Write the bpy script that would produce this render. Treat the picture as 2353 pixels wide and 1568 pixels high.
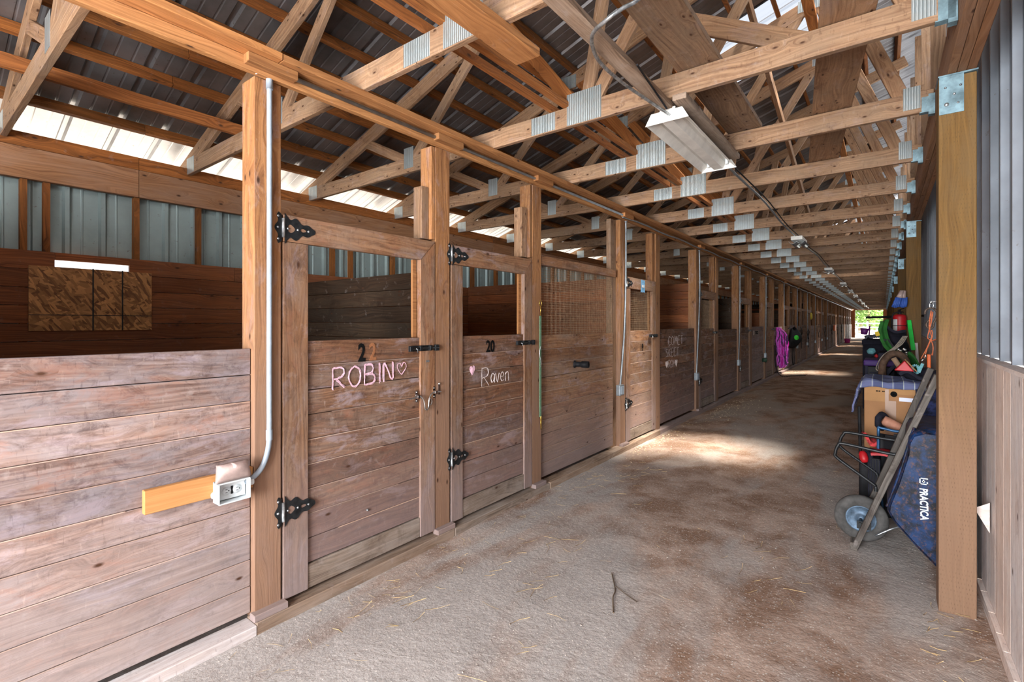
import bpy, math, random
from mathutils import Vector, Matrix, noise
random.seed(7)
for o in list(bpy.data.objects): bpy.data.objects.remove(o)
SC = bpy.context.scene; COL = SC.collection
R = random.uniform
# ---------------------------------------------------------------- camera
cd = bpy.data.cameras.new('camera'); cam = bpy.data.objects.new('camera', cd); COL.objects.link(cam)
cam.location = (0, 0, 1.55); cam.rotation_euler = (math.radians(90), 0, math.radians(37.53))
cd.sensor_width = 36; cd.lens = 17.0; cd.shift_y = -41/2353; cd.clip_start = .05; cd.clip_end = 400
SC.camera = cam
# ---------------------------------------------------------------- light
SC.view_settings.view_transform = 'Standard'; SC.view_settings.look = 'None'
SC.view_settings.gamma = 1; SC.view_settings.exposure = 1.0
W = bpy.data.worlds.new('sky'); SC.world = W; W.use_nodes = True
nt = W.node_tree; nt.nodes.clear()
tc = nt.nodes.new('ShaderNodeTexCoord'); sx = nt.nodes.new('ShaderNodeSeparateXYZ'); nt.links.new(tc.outputs['Generated'], sx.inputs[0])
rp = nt.nodes.new('ShaderNodeValToRGB'); nt.links.new(sx.outputs['Z'], rp.inputs[0])
rp.color_ramp.elements[0].color = (1, 1, 1, 1); rp.color_ramp.elements[1].color = (.62, .78, 1, 1); rp.color_ramp.elements[1].position = .7
bg = nt.nodes.new('ShaderNodeBackground'); bg.inputs[1].default_value = .85; nt.links.new(rp.outputs[0], bg.inputs[0])
wo = nt.nodes.new('ShaderNodeOutputWorld'); nt.links.new(bg.outputs[0], wo.inputs[0])
sd = bpy.data.lights.new('sun', 'SUN'); sd.energy = 22; sd.angle = math.radians(12); sd.color = (1, .94, .84)
so = bpy.data.objects.new('sun', sd); COL.objects.link(so); so.rotation_euler = Vector((-1.15, .3, -3.3)).to_track_quat('-Z', 'Y').to_euler()
def area(name, loc, direction, sx_, sy_, power, color=(1, 1, 1)):
    a = bpy.data.lights.new(name, 'AREA'); a.shape = 'RECTANGLE'; a.size = sx_; a.size_y = sy_; a.energy = power; a.color = color
    o = bpy.data.objects.new(name, a); COL.objects.link(o); o.location = loc
    o.rotation_euler = Vector(direction).to_track_quat('-Z', 'Y').to_euler(); return o
area('daylight_through_open_barn_end', (-.7, -3.3, 1.7), (.0, 1, -.12), 2.1, 2.3, 385, (.92, .96, 1))
area('daylight_through_far_door', (-1.1, 62.6, 1.6), (0, -1, 0), 2.6, 2.6, 120, (.96, 1, .97))
SKY = [(5.2, 6.35), (16.9, 17.9), (28.2, 29.2), (39.4, 40.4), (48.6, 49.6)]
YS, YE = -3.5, 62.0          # length of the barn
# ---------------------------------------------------------------- mesh builder
ORG = {}
class MB:
    def __init__(s): s.v = []; s.f = []; s.uv = []; s.t = []; s.sm = []; s.mi = []; s.cur = 0
    def face(s, idx, uvs, tint, smooth=False):
        s.f.append(idx); s.uv += uvs; s.t += [tint]*len(idx); s.sm.append(smooth); s.mi.append(s.cur)
    def obox(s, c, ax, h, tint=None, taper=None):
        """oriented box; ax[0] is the grain direction"""
        c = Vector(c); tint = (R(0, 1), R(0, 1)) if tint is None else tint
        ou, ov = R(0, 40), R(0, 40); b = len(s.v)
        for i in (-1, 1):
            for j in (-1, 1):
                for k in (-1, 1):
                    s.v.append(c+ax[0]*(i*h[0])+ax[1]*(j*h[1])+ax[2]*(k*h[2]))
        P = lambda i, j, k: b+(i*4+j*2+k)
        co = lambda i, j, k: ((i*2-1)*h[0], (j*2-1)*h[1], (k*2-1)*h[2])
        for q, m in (([(0,0,0),(0,0,1),(0,1,1),(0,1,0)], 0), ([(1,0,0),(1,1,0),(1,1,1),(1,0,1)], 0),
                     ([(0,0,0),(1,0,0),(1,0,1),(0,0,1)], 1), ([(0,1,0),(0,1,1),(1,1,1),(1,1,0)], 1),
                     ([(0,0,0),(0,1,0),(1,1,0),(1,0,0)], 2), ([(0,0,1),(1,0,1),(1,1,1),(0,1,1)], 2)):
            uv = []
            for p in q:
                x = co(*p)
                uv.append((x[1]*.3+ou, x[2]+ov) if m == 0 else (x[0]+ou, x[2]+ov+.5) if m == 1 else (x[0]+ou, x[1]+ov))
            s.face([P(*p) for p in q], uv, tint)
        return s
    def box(s, x0, x1, y0, y1, z0, z1, g='y', tint=None):
        X, Y, Z = Vector((1,0,0)), Vector((0,1,0)), Vector((0,0,1))
        c = ((x0+x1)/2, (y0+y1)/2, (z0+z1)/2); hx, hy, hz = abs(x1-x0)/2, abs(y1-y0)/2, abs(z1-z0)/2
        ax, h = {'x': ((X, Y, Z), (hx, hy, hz)), 'y': ((Y, Z, X), (hy, hz, hx)), 'z': ((Z, X, Y), (hz, hx, hy))}[g]
        return s.obox(c, ax, h, tint)
    def beam(s, p0, p1, w, h, up=(0, 0, 1), tint=None):
        p0, p1 = Vector(p0), Vector(p1); a = (p1-p0); L = a.length; a.normalize()
        side = a.cross(Vector(up)).normalized(); u = side.cross(a).normalized()
        return s.obox((p0+p1)/2, (a, side, u), (L/2, w/2, h/2), tint)
    def tube(s, pts, r, n=8, closed=False, caps=True, tint=(.5, .5)):
        pts = [Vector(p) for p in pts]; m = len(pts); b = len(s.v); prev = None; L = 0
        rr = r if hasattr(r, '__len__') else [r]*m
        for i, p in enumerate(pts):
            if closed: d = pts[(i+1) % m]-pts[i-1]
            else: d = pts[min(i+1, m-1)]-pts[max(i-1, 0)]
            if d.length < 1e-9: d = Vector((0, 0, 1))
            d.normalize()
            if prev is None:
                ref = Vector((0, 0, 1)) if abs(d.z) < .9 else Vector((1, 0, 0)); e = d.cross(ref).normalized()
            else:
                e = prev-d*prev.dot(d)
                e = e.normalized() if e.length > 1e-6 else d.orthogonal().normalized()
            prev = e; g = d.cross(e)
            for j in range(n):
                t = 2*math.pi*j/n; s.v.append(p+(e*math.cos(t)+g*math.sin(t))*rr[i])
        for i in range(m if closed else m-1):
            i2 = (i+1) % m; L2 = L+(pts[i2]-pts[i]).length
            for j in range(n):
                j2 = (j+1) % n
                s.face([b+i*n+j, b+i2*n+j, b+i2*n+j2, b+i*n+j2], [(L, j*r_(rr)/n), (L2, j*r_(rr)/n), (L2, (j+1)*r_(rr)/n), (L, (j+1)*r_(rr)/n)], tint, True)
            L = L2
        if caps and not closed:
            s.face([b+j for j in range(n)][::-1], [(0, 0)]*n, tint); s.face([b+(m-1)*n+j for j in range(n)], [(0, 0)]*n, tint)
        return s
    def lathe(s, prof, o=(0, 0, 0), ax=(0, 0, 1), n=20, tint=(.5, .5), smooth=True):
        o = Vector(o); ax = Vector(ax).normalized(); e = ax.orthogonal().normalized(); g = ax.cross(e); b = len(s.v); m = len(prof)
        for r, h in prof:
            for j in range(n):
                t = 2*math.pi*j/n; s.v.append(o+ax*h+(e*math.cos(t)+g*math.sin(t))*max(r, 1e-4))
        for i in range(m-1):
            for j in range(n):
                j2 = (j+1) % n
                s.face([b+i*n+j, b+i*n+j2, b+(i+1)*n+j2, b+(i+1)*n+j], [(j/n, i/m), ((j+1)/n, i/m), ((j+1)/n, (i+1)/m), (j/n, (i+1)/m)], tint, smooth)
        return s
    def grid(s, fn, nu, nv, tint=(.5, .5), smooth=True, thick=None, uvs=(1, 1)):
        """fn(a,b) -> point for a,b in 0..1; thick gives the sheet a back face and rim"""
        b = len(s.v); P = [[Vector(fn(i/nu, j/nv)) for j in range(nv+1)] for i in range(nu+1)]
        for i in range(nu+1):
            for j in range(nv+1): s.v.append(P[i][j])
        st = nv+1
        for i in range(nu):
            for j in range(nv):
                s.face([b+i*st+j, b+(i+1)*st+j, b+(i+1)*st+j+1, b+i*st+j+1],
                       [(x/nu*uvs[0], y/nv*uvs[1]) for x, y in ((i, j), (i+1, j), (i+1, j+1), (i, j+1))], tint, smooth)
        if thick:
            c = len(s.v)
            for i in range(nu+1):
                for j in range(nv+1):
                    du = P[min(i+1, nu)][j]-P[max(i-1, 0)][j]; dv = P[i][min(j+1, nv)]-P[i][max(j-1, 0)]
                    n_ = du.cross(dv); n_ = n_.normalized() if n_.length > 1e-9 else Vector((0, 0, 1))
                    s.v.append(P[i][j]-n_*thick)
            for i in range(nu):
                for j in range(nv):
                    s.face([c+i*st+j, c+i*st+j+1, c+(i+1)*st+j+1, c+(i+1)*st+j],
                           [(x/nu*uvs[0], y/nv*uvs[1]) for x, y in ((i, j), (i, j+1), (i+1, j+1), (i+1, j))], tint, smooth)
            rim = [(i, 0) for i in range(nu)]+[(nu, j) for j in range(nv)]+[(i, nv) for i in range(nu, 0, -1)]+[(0, j) for j in range(nv, 0, -1)]
            for k in range(len(rim)):
                a1, a2 = rim[k], rim[(k+1) % len(rim)]
                i1, i2 = a1[0]*st+a1[1], a2[0]*st+a2[1]
                s.face([b+i2, b+i1, c+i1, c+i2], [(0, 0)]*4, tint)
        return s
    def prism(s, poly, o, ex, ey, ez, d, tint=(.5, .5)):
        """convex-ish outline in the plane ex,ey at o, thickness d along ez"""
        o, ex, ey, ez = map(Vector, (o, ex, ey, ez)); b = len(s.v); n = len(poly)
        for k in (0, d):
            for x, y in poly: s.v.append(o+ex*x+ey*y+ez*k)
        s.face([b+i for i in range(n)][::-1], [poly[i] for i in range(n)][::-1], tint)
        s.face([b+n+i for i in range(n)], [poly[i] for i in range(n)], tint)
        for i in range(n):
            j = (i+1) % n; s.face([b+i, b+j, b+n+j, b+n+i], [poly[i], poly[j], poly[j], poly[i]], tint)
        return s
    def build(s, name, mat, parent=None, bevel=0, seg=1, **tags):
        me = bpy.data.meshes.new(name)
        if parent is not None: org = Vector(ORG.get(parent.name, (0, 0, 0)))
        else:
            lo = Vector([min(v[i] for v in s.v) for i in range(3)]); hi = Vector([max(v[i] for v in s.v) for i in range(3)])
            org = Vector(((lo.x+hi.x)/2, (lo.y+hi.y)/2, lo.z))
        me.from_pydata([v-org for v in s.v], [], s.f); 
        uvl = me.uv_layers.new(name='UVMap')
        for i, u in enumerate(s.uv): uvl.data[i].uv = u
        at = me.attributes.new('tint', 'FLOAT_COLOR', 'CORNER')
        for i, t in enumerate(s.t): at.data[i].color = (t[0], t[1], 0, 1)
        me.polygons.foreach_set('use_smooth', s.sm); me.polygons.foreach_set('material_index', s.mi)
        for m in (mat if isinstance(mat, (list, tuple)) else [mat]): me.materials.append(m)
        o = bpy.data.objects.new(name, me); COL.objects.link(o)
        if parent is not None: o.parent = parent
        else: o.location = org
        ORG[o.name] = org
        if bevel:
            bm = o.modifiers.new('bevel', 'BEVEL'); bm.width = bevel; bm.segments = seg; bm.limit_method = 'ANGLE'
        return tag(o, **tags)
def r_(rr): return rr[0]*6.28
def tag(o, label=None, cat=None, group=None, kind=None):
    if label: o['label'] = label
    if cat: o['category'] = cat
    if group: o['group'] = group
    if kind: o['kind'] = kind
    return o
def root(name, loc, label, cat, group=None):
    o = bpy.data.objects.new(name, None); COL.objects.link(o); o.location = loc; o.empty_display_size = .1
    ORG[o.name] = Vector(loc); return tag(o, label, cat, group)
def copy_tree(o, parent=None):
    c = o.copy(); COL.objects.link(c); c.parent = parent
    for ch in list(o.children): copy_tree(ch, c)
    return c
def curve_mesh(splines, depth, cyclic=True):
    """flat outlines with holes -> thin solid mesh data in the xy plane"""
    cu = bpy.data.curves.new('outline', 'CURVE'); cu.dimensions = '2D'; cu.fill_mode = 'BOTH'; cu.extrude = depth/2
    for sp in splines:
        q = cu.splines.new('POLY'); q.points.add(len(sp)-1); q.use_cyclic_u = True
        for i, p in enumerate(sp): q.points[i].co = (p[0], p[1], 0, 1)
    o = bpy.data.objects.new('outline', cu); COL.objects.link(o)
    bpy.context.view_layer.update()
    me = bpy.data.meshes.new_from_object(o.evaluated_get(bpy.context.evaluated_depsgraph_get()))
    bpy.data.objects.remove(o); return me
def text_mesh(txt, size, depth=.002, bold=.0, xs=1.0):
    cu = bpy.data.curves.new('lettering', 'FONT'); cu.body = txt; cu.size = size; cu.extrude = depth/2; cu.offset = bold; cu.align_x = 'CENTER'; cu.align_y = 'CENTER'; cu.resolution_u = 3
    o = bpy.data.objects.new('lettering', cu); COL.objects.link(o); bpy.context.view_layer.update()
    me = bpy.data.meshes.new_from_object(o.evaluated_get(bpy.context.evaluated_depsgraph_get()))
    bpy.data.objects.remove(o)
    for v in me.vertices: v.co.x *= xs
    return me
def place_mesh(name, me, mat, M, parent=None, **tags):
    """me is in its own xy plane, M puts it in the world"""
    org = Vector(ORG.get(parent.name, (0, 0, 0))) if parent is not None else Vector((0, 0, 0))
    me = me.copy(); me.transform(Matrix.Translation(-org) @ M); me.materials.clear(); me.materials.append(mat); me.name = name
    o = bpy.data.objects.new(name, me); COL.objects.link(o)
    if parent is not None: o.parent = parent
    ORG[o.name] = org; return tag(o, **tags)
def frame_left(x, y, z, s=1.0):      # plane facing +X, reading along +Y
    return Matrix(((0, 0, 1, x), (s, 0, 0, y), (0, s, 0, z), (0, 0, 0, 1)))
def smooth_path(pts, k=6):
    pts = [Vector(p) for p in pts]; out = []
    for i in range(len(pts)-1):
        p0, p1, p2, p3 = pts[max(i-1, 0)], pts[i], pts[i+1], pts[min(i+2, len(pts)-1)]
        for j in range(k):
            t = j/k; out.append(.5*((2*p1)+(-p0+p2)*t+(2*p0-5*p1+4*p2-p3)*t*t+(-p0+3*p1-3*p2+p3)*t**3))
    return out+[pts[-1]]
# ---------------------------------------------------------------- materials
def srgb(r, g, b):
    f = lambda c: (c/255/12.92) if c/255 <= .04045 else ((c/255+.055)/1.055)**2.4
    return (f(r), f(g), f(b), 1)
class NT:
    def __init__(s, name):
        s.m = bpy.data.materials.new(name); s.m.use_nodes = True; s.t = s.m.node_tree; s.t.nodes.clear()
        s.out = s.n('ShaderNodeOutputMaterial'); s.b = s.n('ShaderNodeBsdfPrincipled'); s.l(s.b.outputs[0], s.out.inputs[0])
    def n(s, ty, **kw):
        x = s.t.nodes.new(ty)
        for k, v in kw.items(): setattr(x, k, v)
        return x
    def l(s, a, b): s.t.links.new(a, b)
    def math(s, op, a, b=None, c=None, clamp=False):
        x = s.n('ShaderNodeMath', operation=op, use_clamp=clamp)
        for i, q in enumerate((a, b, c)):
            if q is None: continue
            if isinstance(q, (int, float)): x.inputs[i].default_value = q
            else: s.l(q, x.inputs[i])
        return x.outputs[0]
    def mix(s, f, a, b, mode='MIX'):
        x = s.n('ShaderNodeMix', data_type='RGBA', blend_type=mode)
        for sock, q in ((x.inputs[0], f), (x.inputs[6], a), (x.inputs[7], b)):
            if isinstance(q, (int, float)): sock.default_value = q
            elif isinstance(q, tuple): sock.default_value = q
            else: s.l(q, sock)
        return x.outputs[2]
    def noise(s, vec, scale=1, detail=3, rough=.55, dist=0, dim='3D'):
        x = s.n('ShaderNodeTexNoise', noise_dimensions=dim); x.inputs['Scale'].default_value = scale; x.inputs['Detail'].default_value = detail
        x.inputs['Roughness'].default_value = rough; x.inputs['Distortion'].default_value = dist
        if vec is not None: s.l(vec, x.inputs['Vector'])
        return x.outputs['Fac']
    def mapr(s, v, a, b, c=0, d=1):
        x = s.n('ShaderNodeMapRange'); s.l(v, x.inputs[0])
        for i, q in enumerate((a, b, c, d)): x.inputs[i+1].default_value = q
        return x.outputs[0]
    def scale(s, vec, sc):
        x = s.n('ShaderNodeVectorMath', operation='MULTIPLY'); s.l(vec, x.inputs[0]); x.inputs[1].default_value = sc; return x.outputs[0]
    def pos(s): return s.n('ShaderNodeNewGeometry').outputs['Position']
    def bump(s, h, strength=.4, dist=.01):
        x = s.n('ShaderNodeBump'); x.inputs['Strength'].default_value = strength; x.inputs['Distance'].default_value = dist
        s.l(h, x.inputs['Height']); s.l(x.outputs[0], s.b.inputs['Normal'])
    def set(s, **kw):
        for k, v in kw.items(): s.b.inputs[k.replace('_', ' ')].default_value = v
        return s
def plain(name, col, rough=.6, metal=0, var=.15, nscale=8, bump=0, **kw):
    n = NT(name); n.set(Roughness=rough, Metallic=metal, **kw)
    oc = n.n('ShaderNodeTexCoord').outputs['Object']; f = n.noise(oc, nscale, 4, .6)
    d = tuple(c*(1-var*1.6) for c in col[:3])+(1,); h = tuple(min(1, c*(1+var)) for c in col[:3])+(1,)
    n.l(n.mix(n.mapr(f, .35, .65), d, h), n.b.inputs['Base Color'])
    if bump: n.bump(f, bump, .01)
    return n.m
def wood(name, light, dark, knot=(.06, .025, .012, 1), rough=.75, gvar=.5, knots=.35, grey=None, greyamt=.4, dust=None, dustz=1.4, bump=.35, dashes=False, wear=0, patch=0, ks=1):
    n = NT(name); n.set(Roughness=rough); n.b.inputs['Specular IOR Level'].default_value = .25
    uv = n.n('ShaderNodeUVMap').outputs[0]; ta = n.n('ShaderNodeAttribute'); ta.attribute_name = 'tint'
    sp = n.n('ShaderNodeSeparateColor'); n.l(ta.outputs['Color'], sp.inputs[0]); t1, t2 = sp.outputs[0], sp.outputs[1]
    ri = n.n('ShaderNodeObjectInfo').outputs['Random']
    off = n.n('ShaderNodeCombineXYZ'); n.l(n.math('MULTIPLY', ri, 31.7), off.inputs[0]); n.l(n.math('MULTIPLY', t2, 17.3), off.inputs[1]); n.l(t1, off.inputs[2])
    va = n.n('ShaderNodeVectorMath', operation='ADD'); n.l(uv, va.inputs[0]); n.l(off.outputs[0], va.inputs[1]); p = va.outputs[0]
    # knots
    vo = n.n('ShaderNodeTexVoronoi', voronoi_dimensions='2D'); n.l(n.scale(p, (3.6*ks, 7.5*ks, 1)), vo.inputs['Vector']); vo.inputs['Scale'].default_value = 1
    kd = vo.outputs['Distance']; sc2 = n.n('ShaderNodeSeparateColor'); n.l(vo.outputs['Color'], sc2.inputs[0])
    keep = n.math('LESS_THAN', sc2.outputs[0], knots)
    km = n.math('MULTIPLY', n.mapr(kd, .03*ks**.5, .085*ks**.5, 1, 0), keep); halo = n.math('MULTIPLY', n.mapr(kd, .03, .42, 1, 0), keep)
    # grain: lines that bend round knots
    low = n.noise(n.scale(p, (1.1, 5, 1)), 1, 2); sv = n.n('ShaderNodeSeparateXYZ'); n.l(p, sv.inputs[0])
    gx = n.math('MULTIPLY', sv.outputs[0], 1.6)
    gy = n.math('ADD', n.math('MULTIPLY', sv.outputs[1], 70), n.math('ADD', n.math('MULTIPLY', low, 12), n.math('MULTIPLY', halo, 3.2)))
    gv = n.n('ShaderNodeCombineXYZ'); n.l(gx, gv.inputs[0]); n.l(gy, gv.inputs[1])
    g = n.noise(gv.outputs[0], 1, 5, .65)
    lines = n.math('SINE', n.math('MULTIPLY', gy, 2.4)); lines = n.mapr(lines, .55, 1, 0, 1)
    c = n.mix(n.mapr(g, .38-.2*gvar, .62+.1*(1-gvar)), dark, light)
    c = n.mix(n.math('MULTIPLY', lines, .13), c, n.mix(1.0, c, (.55, .42, .34, 1), 'MULTIPLY'))
    c = n.mix(n.math('MULTIPLY', halo, .35), c, dark)
    bl = n.noise(n.scale(p, (2.2, 6, 1)), 1, 4, .65)           # board-scale blotches of weather
    if grey: c = n.mix(n.math('MULTIPLY', n.mapr(bl, .42, .66), greyamt, clamp=True), c, grey)
    if patch:
        pp = n.noise(n.scale(p, (3.4, 9, 1)), 1, 6, .7, .5); c = n.mix(n.math('MULTIPLY', n.mapr(pp, .54, .66), patch*.8, clamp=True), c, srgb(156, 104, 78)); c = n.mix(n.math('MULTIPLY', n.mapr(pp, .46, .36), patch, clamp=True), c, srgb(166, 154, 162))
        mo = n.noise(n.scale(p, (7, 16, 1)), 1, 8, .78, .8); c = n.mix(n.mapr(mo, .50, .36, 0, min(1, patch*1.5)), c, n.mix(1.0, c, (.50, .44, .43, 1), 'MULTIPLY'))
        sc_ = n.noise(n.scale(n.pos(), (55, 55, 14)), 1, 3, .7); c = n.mix(n.mapr(sc_, .62, .76, 0, .2), c, srgb(214, 196, 184)); c = n.mix(n.mapr(sc_, .40, .28, 0, .55), c, n.mix(1.0, c, (.45, .4, .4, 1), 'MULTIPLY'))
    # per-board tint
    c = n.mix(1.0, c, n.mix(t1, (.72, .70, .70, 1), (1.16, 1.13, 1.10, 1)), 'MULTIPLY')
    c = n.mix(.6, c, n.mix(t2, (1.05, .92, .80, 1), (.94, 1.0, 1.06, 1)), 'MULTIPLY')
    if wear:
        w1 = n.noise(n.pos(), 3.1, 6, .72, .6); w2 = n.noise(n.pos(), 17, 3, .6)
        c = n.mix(n.math('MULTIPLY', n.mapr(w1, .55, .68), wear, clamp=True), c, n.mix(1.0, c, (.42, .36, .34, 1), 'MULTIPLY'))
        c = n.mix(n.math('MULTIPLY', n.mapr(w2, .62, .72), wear*.35, clamp=True), c, (.42, .36, .34, 1))
    if dust:
        z = n.n('ShaderNodeSeparateXYZ'); n.l(n.pos(), z.inputs[0])
        dz = n.math('ADD', z.outputs[2], n.math('MULTIPLY', n.math('SUBTRACT', bl, .5), 1.1))
        c = n.mix(n.mapr(dz, dustz+.45, dustz-.55, 0, .85), c, n.mix(g, tuple(x*.62 for x in dust[:3])+(1,), dust))
    if dashes:
        fu = n.math('MULTIPLY', sv.outputs[0], 42); row = n.math('FLOOR', fu)
        fv = n.math('FRACT', n.math('ADD', n.math('MULTIPLY', sv.outputs[1], 78), n.math('MULTIPLY', row, .37)))
        dm = n.math('MULTIPLY', n.math('LESS_THAN', n.math('FRACT', fu), .4), n.math('LESS_THAN', fv, .17))
        c = n.mix(n.math('MULTIPLY', dm, n.mapr(n.noise(n.scale(p, (9, 40, 1)), 1, 2), .42, .62, .08, .42)), c, (.05, .03, .015, 1))
    c = n.mix(km, c, knot)
    n.l(c, n.b.inputs['Base Color'])
    n.bump(n.math('SUBTRACT', n.math('ADD', g, n.math('MULTIPLY', bl, .6)), n.math('MULTIPLY', km, .5)), bump, .006)
    return n.m
M = {}
M['stall'] = wood('weathered_stall_boards', srgb(160, 138, 129), srgb(92, 68, 60), grey=srgb(146, 140, 144), greyamt=.75, knots=.12, wear=.7, dust=srgb(172, 158, 154), dustz=.35, patch=.5)
M['door'] = wood('worn_door_boards', srgb(142, 106, 80), srgb(70, 46, 34), grey=srgb(126, 112, 104), greyamt=.6, knots=.22, wear=.6, dust=srgb(150, 130, 128), dustz=.45, patch=.5)
M['frame'] = wood('door_frame_wood', srgb(164, 126, 94), srgb(98, 66, 46), grey=srgb(148, 132, 120), greyamt=.55, knots=.2, wear=.35, dust=srgb(160, 144, 142), dustz=.45, patch=.4)
M['post'] = wood('stall_post_wood', srgb(176, 130, 86), srgb(106, 68, 42), grey=srgb(146, 110, 78), greyamt=.3, knots=.25, wear=.3, dust=srgb(150, 118, 98), dustz=1.6, patch=.25)
M['beam'] = wood('header_wood', srgb(190, 138, 88), srgb(124, 80, 46), knots=.25, wear=.2, grey=srgb(170, 120, 80), greyamt=.3)
M['truss'] = wood('truss_wood', srgb(176, 144, 114), srgb(108, 80, 60), grey=srgb(140, 120, 100), greyamt=.6, knots=.35, wear=.45, ks=1.8, patch=.15)
M['brace'] = wood('orange_brace_wood', srgb(182, 120, 66), srgb(112, 66, 34), knots=.35, wear=.2)
M['purlin'] = wood('purlin_wood', srgb(156, 98, 48), srgb(80, 46, 22), knots=.4, wear=.3)
M['back'] = wood('back_wall_boards', srgb(164, 102, 62), srgb(98, 54, 32), knots=.3, grey=srgb(120, 84, 66), greyamt=.35, wear=.25)
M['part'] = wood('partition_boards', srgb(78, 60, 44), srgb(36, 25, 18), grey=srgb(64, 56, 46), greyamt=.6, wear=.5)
M['girt'] = wood('eave_beam_wood', srgb(165, 122, 88), srgb(112, 76, 50), grey=srgb(150, 122, 104), greyamt=.5, knots=.45)
M['grey'] = wood('old_grey_wood', srgb(156, 138, 122), srgb(92, 76, 64), grey=srgb(172, 160, 150), greyamt=.6, knots=.1, wear=.6)
M['barn'] = wood('right_wall_boards', srgb(240, 230, 224), srgb(206, 186, 176), grey=srgb(226, 222, 222), greyamt=.7, knots=.08, wear=.15, patch=.2)
M['treated'] = wood('treated_post_wood', srgb(128, 98, 52), srgb(88, 64, 32), grey=srgb(112, 90, 58), greyamt=.9, knots=.05, dashes=True, dust=srgb(146, 114, 92), dustz=1.25, bump=.25)
M['pine'] = wood('fresh_pine', srgb(188, 142, 92), srgb(170, 120, 72), knots=.1, gvar=.2, bump=.1)
M['silvered'] = wood('silvered_handle_wood', srgb(118, 114, 110), srgb(50, 46, 44), grey=srgb(92, 88, 82), greyamt=.6, knots=.1, wear=.8, bump=.6)
def metal_sheet(name, col, rough, metal, dark=.6):
    n = NT(name); n.set(Roughness=rough, Metallic=metal); p = n.pos()
    f = n.noise(n.scale(p, (1, 1, 1)), 2.2, 5, .65); s = n.noise(p, 24, 3, .6)
    c = n.mix(n.mapr(f, .35, .65), tuple(x*dark for x in col[:3])+(1,), col)
    c = n.mix(n.mapr(s, .66, .78), c, (.16, .13, .11, 1))
    n.l(c, n.b.inputs['Base Color']); n.l(n.mapr(f, .3, .7, rough-.08, rough+.12), n.b.inputs['Roughness']); return n.m
M['roof'] = metal_sheet('galvalume_roof', (.31, .305, .32, 1), .42, .75)
M['sheet'] = metal_sheet('blue_grey_sheet', (.30, .335, .385, 1), .4, .45, .75)
M['outer'] = metal_sheet('outer_wall_sheet', (.30, .37, .36, 1), .45, .3, .75)
def gusset():
    n = NT('galvanised_gusset'); n.set(Roughness=.38, Metallic=.7); oc = n.n('ShaderNodeUVMap').outputs[0]
    w = n.n('ShaderNodeTexWave', wave_type='BANDS', bands_direction='X'); n.l(oc, w.inputs[0]); w.inputs['Scale'].default_value = 22; w.inputs['Distortion'].default_value = .6
    br = n.n('ShaderNodeTexBrick'); n.l(n.scale(oc, (34, 22, 1)), br.inputs[0]); br.inputs['Scale'].default_value = 1
    f = n.noise(oc, 18, 3)
    c = n.mix(w.outputs['Fac'], (.30, .36, .38, 1), (.66, .74, .76, 1)); c = n.mix(n.mapr(f, .4, .7, 0, .5), c, (.45, .45, .42, 1))
    n.l(c, n.b.inputs['Base Color']); n.bump(w.outputs['Fac'], .6, .004); return n.m
M['galv'] = gusset()
M['zinc'] = plain('zinc_steel', (.5, .53, .55, 1), .35, .85, .3, 30)
M['bluesteel'] = plain('blue_grey_bracket_steel', srgb(120, 146, 156), .4, .5, .3, 14)
M['iron'] = plain('black_painted_iron', (.016, .018, .02, 1), .42, .3, .4, 30)
M['pvc'] = plain('grey_pvc', srgb(150, 162, 174), .4, 0, .08, 12)
M['pvcd'] = plain('galvanised_tube', srgb(150, 158, 164), .35, .5, .15, 12)
M['white'] = plain('white_enamel', srgb(226, 224, 218), .35, 0, .08, 9)
M['wplastic'] = plain('white_plastic', srgb(206, 212, 214), .4, 0, .03, 9)
M['cover'] = plain('dusty_clear_cover', srgb(176, 154, 148), .35, 0, .15, 14)
M['black'] = plain('black_plastic', (.010, .010, .012, 1), .6, 0, .3, 12, Specular_IOR_Level=.2)
M['chrome'] = plain('chrome', (.75, .77, .78, 1), .2, 1, .1, 30)
M['brass'] = plain('brass', srgb(196, 160, 80), .3, .9, .2, 30)
M['green'] = plain('faded_green_webbing', srgb(104, 142, 112), .8, 0, .15, 60)
M['chalkpink'] = plain('pink_chalk', srgb(236, 192, 208), .95, 0, .12, 60)
M['chalk'] = plain('white_chalk', srgb(222, 208, 204), .95, 0, .2, 60)
M['ink'] = plain('black_numerals', (.006, .006, .006, 1), .9, 0, .3, 40, Specular_IOR_Level=.1)
M['ghost'] = plain('faded_numeral', srgb(142, 92, 58), .8, 0, .15, 40)
M['mesh'] = plain('rusty_wire', srgb(168, 136, 106), .6, .1, .25, 20)
M['straw'] = plain('straw', srgb(196, 168, 120), .8, 0, .25, 3)
M['shave'] = plain('wood_shavings', srgb(226, 206, 172), .85, 0, .15, 3)
M['stone'] = plain('pebbles', srgb(170, 160, 152), .8, 0, .35, 2)
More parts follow.
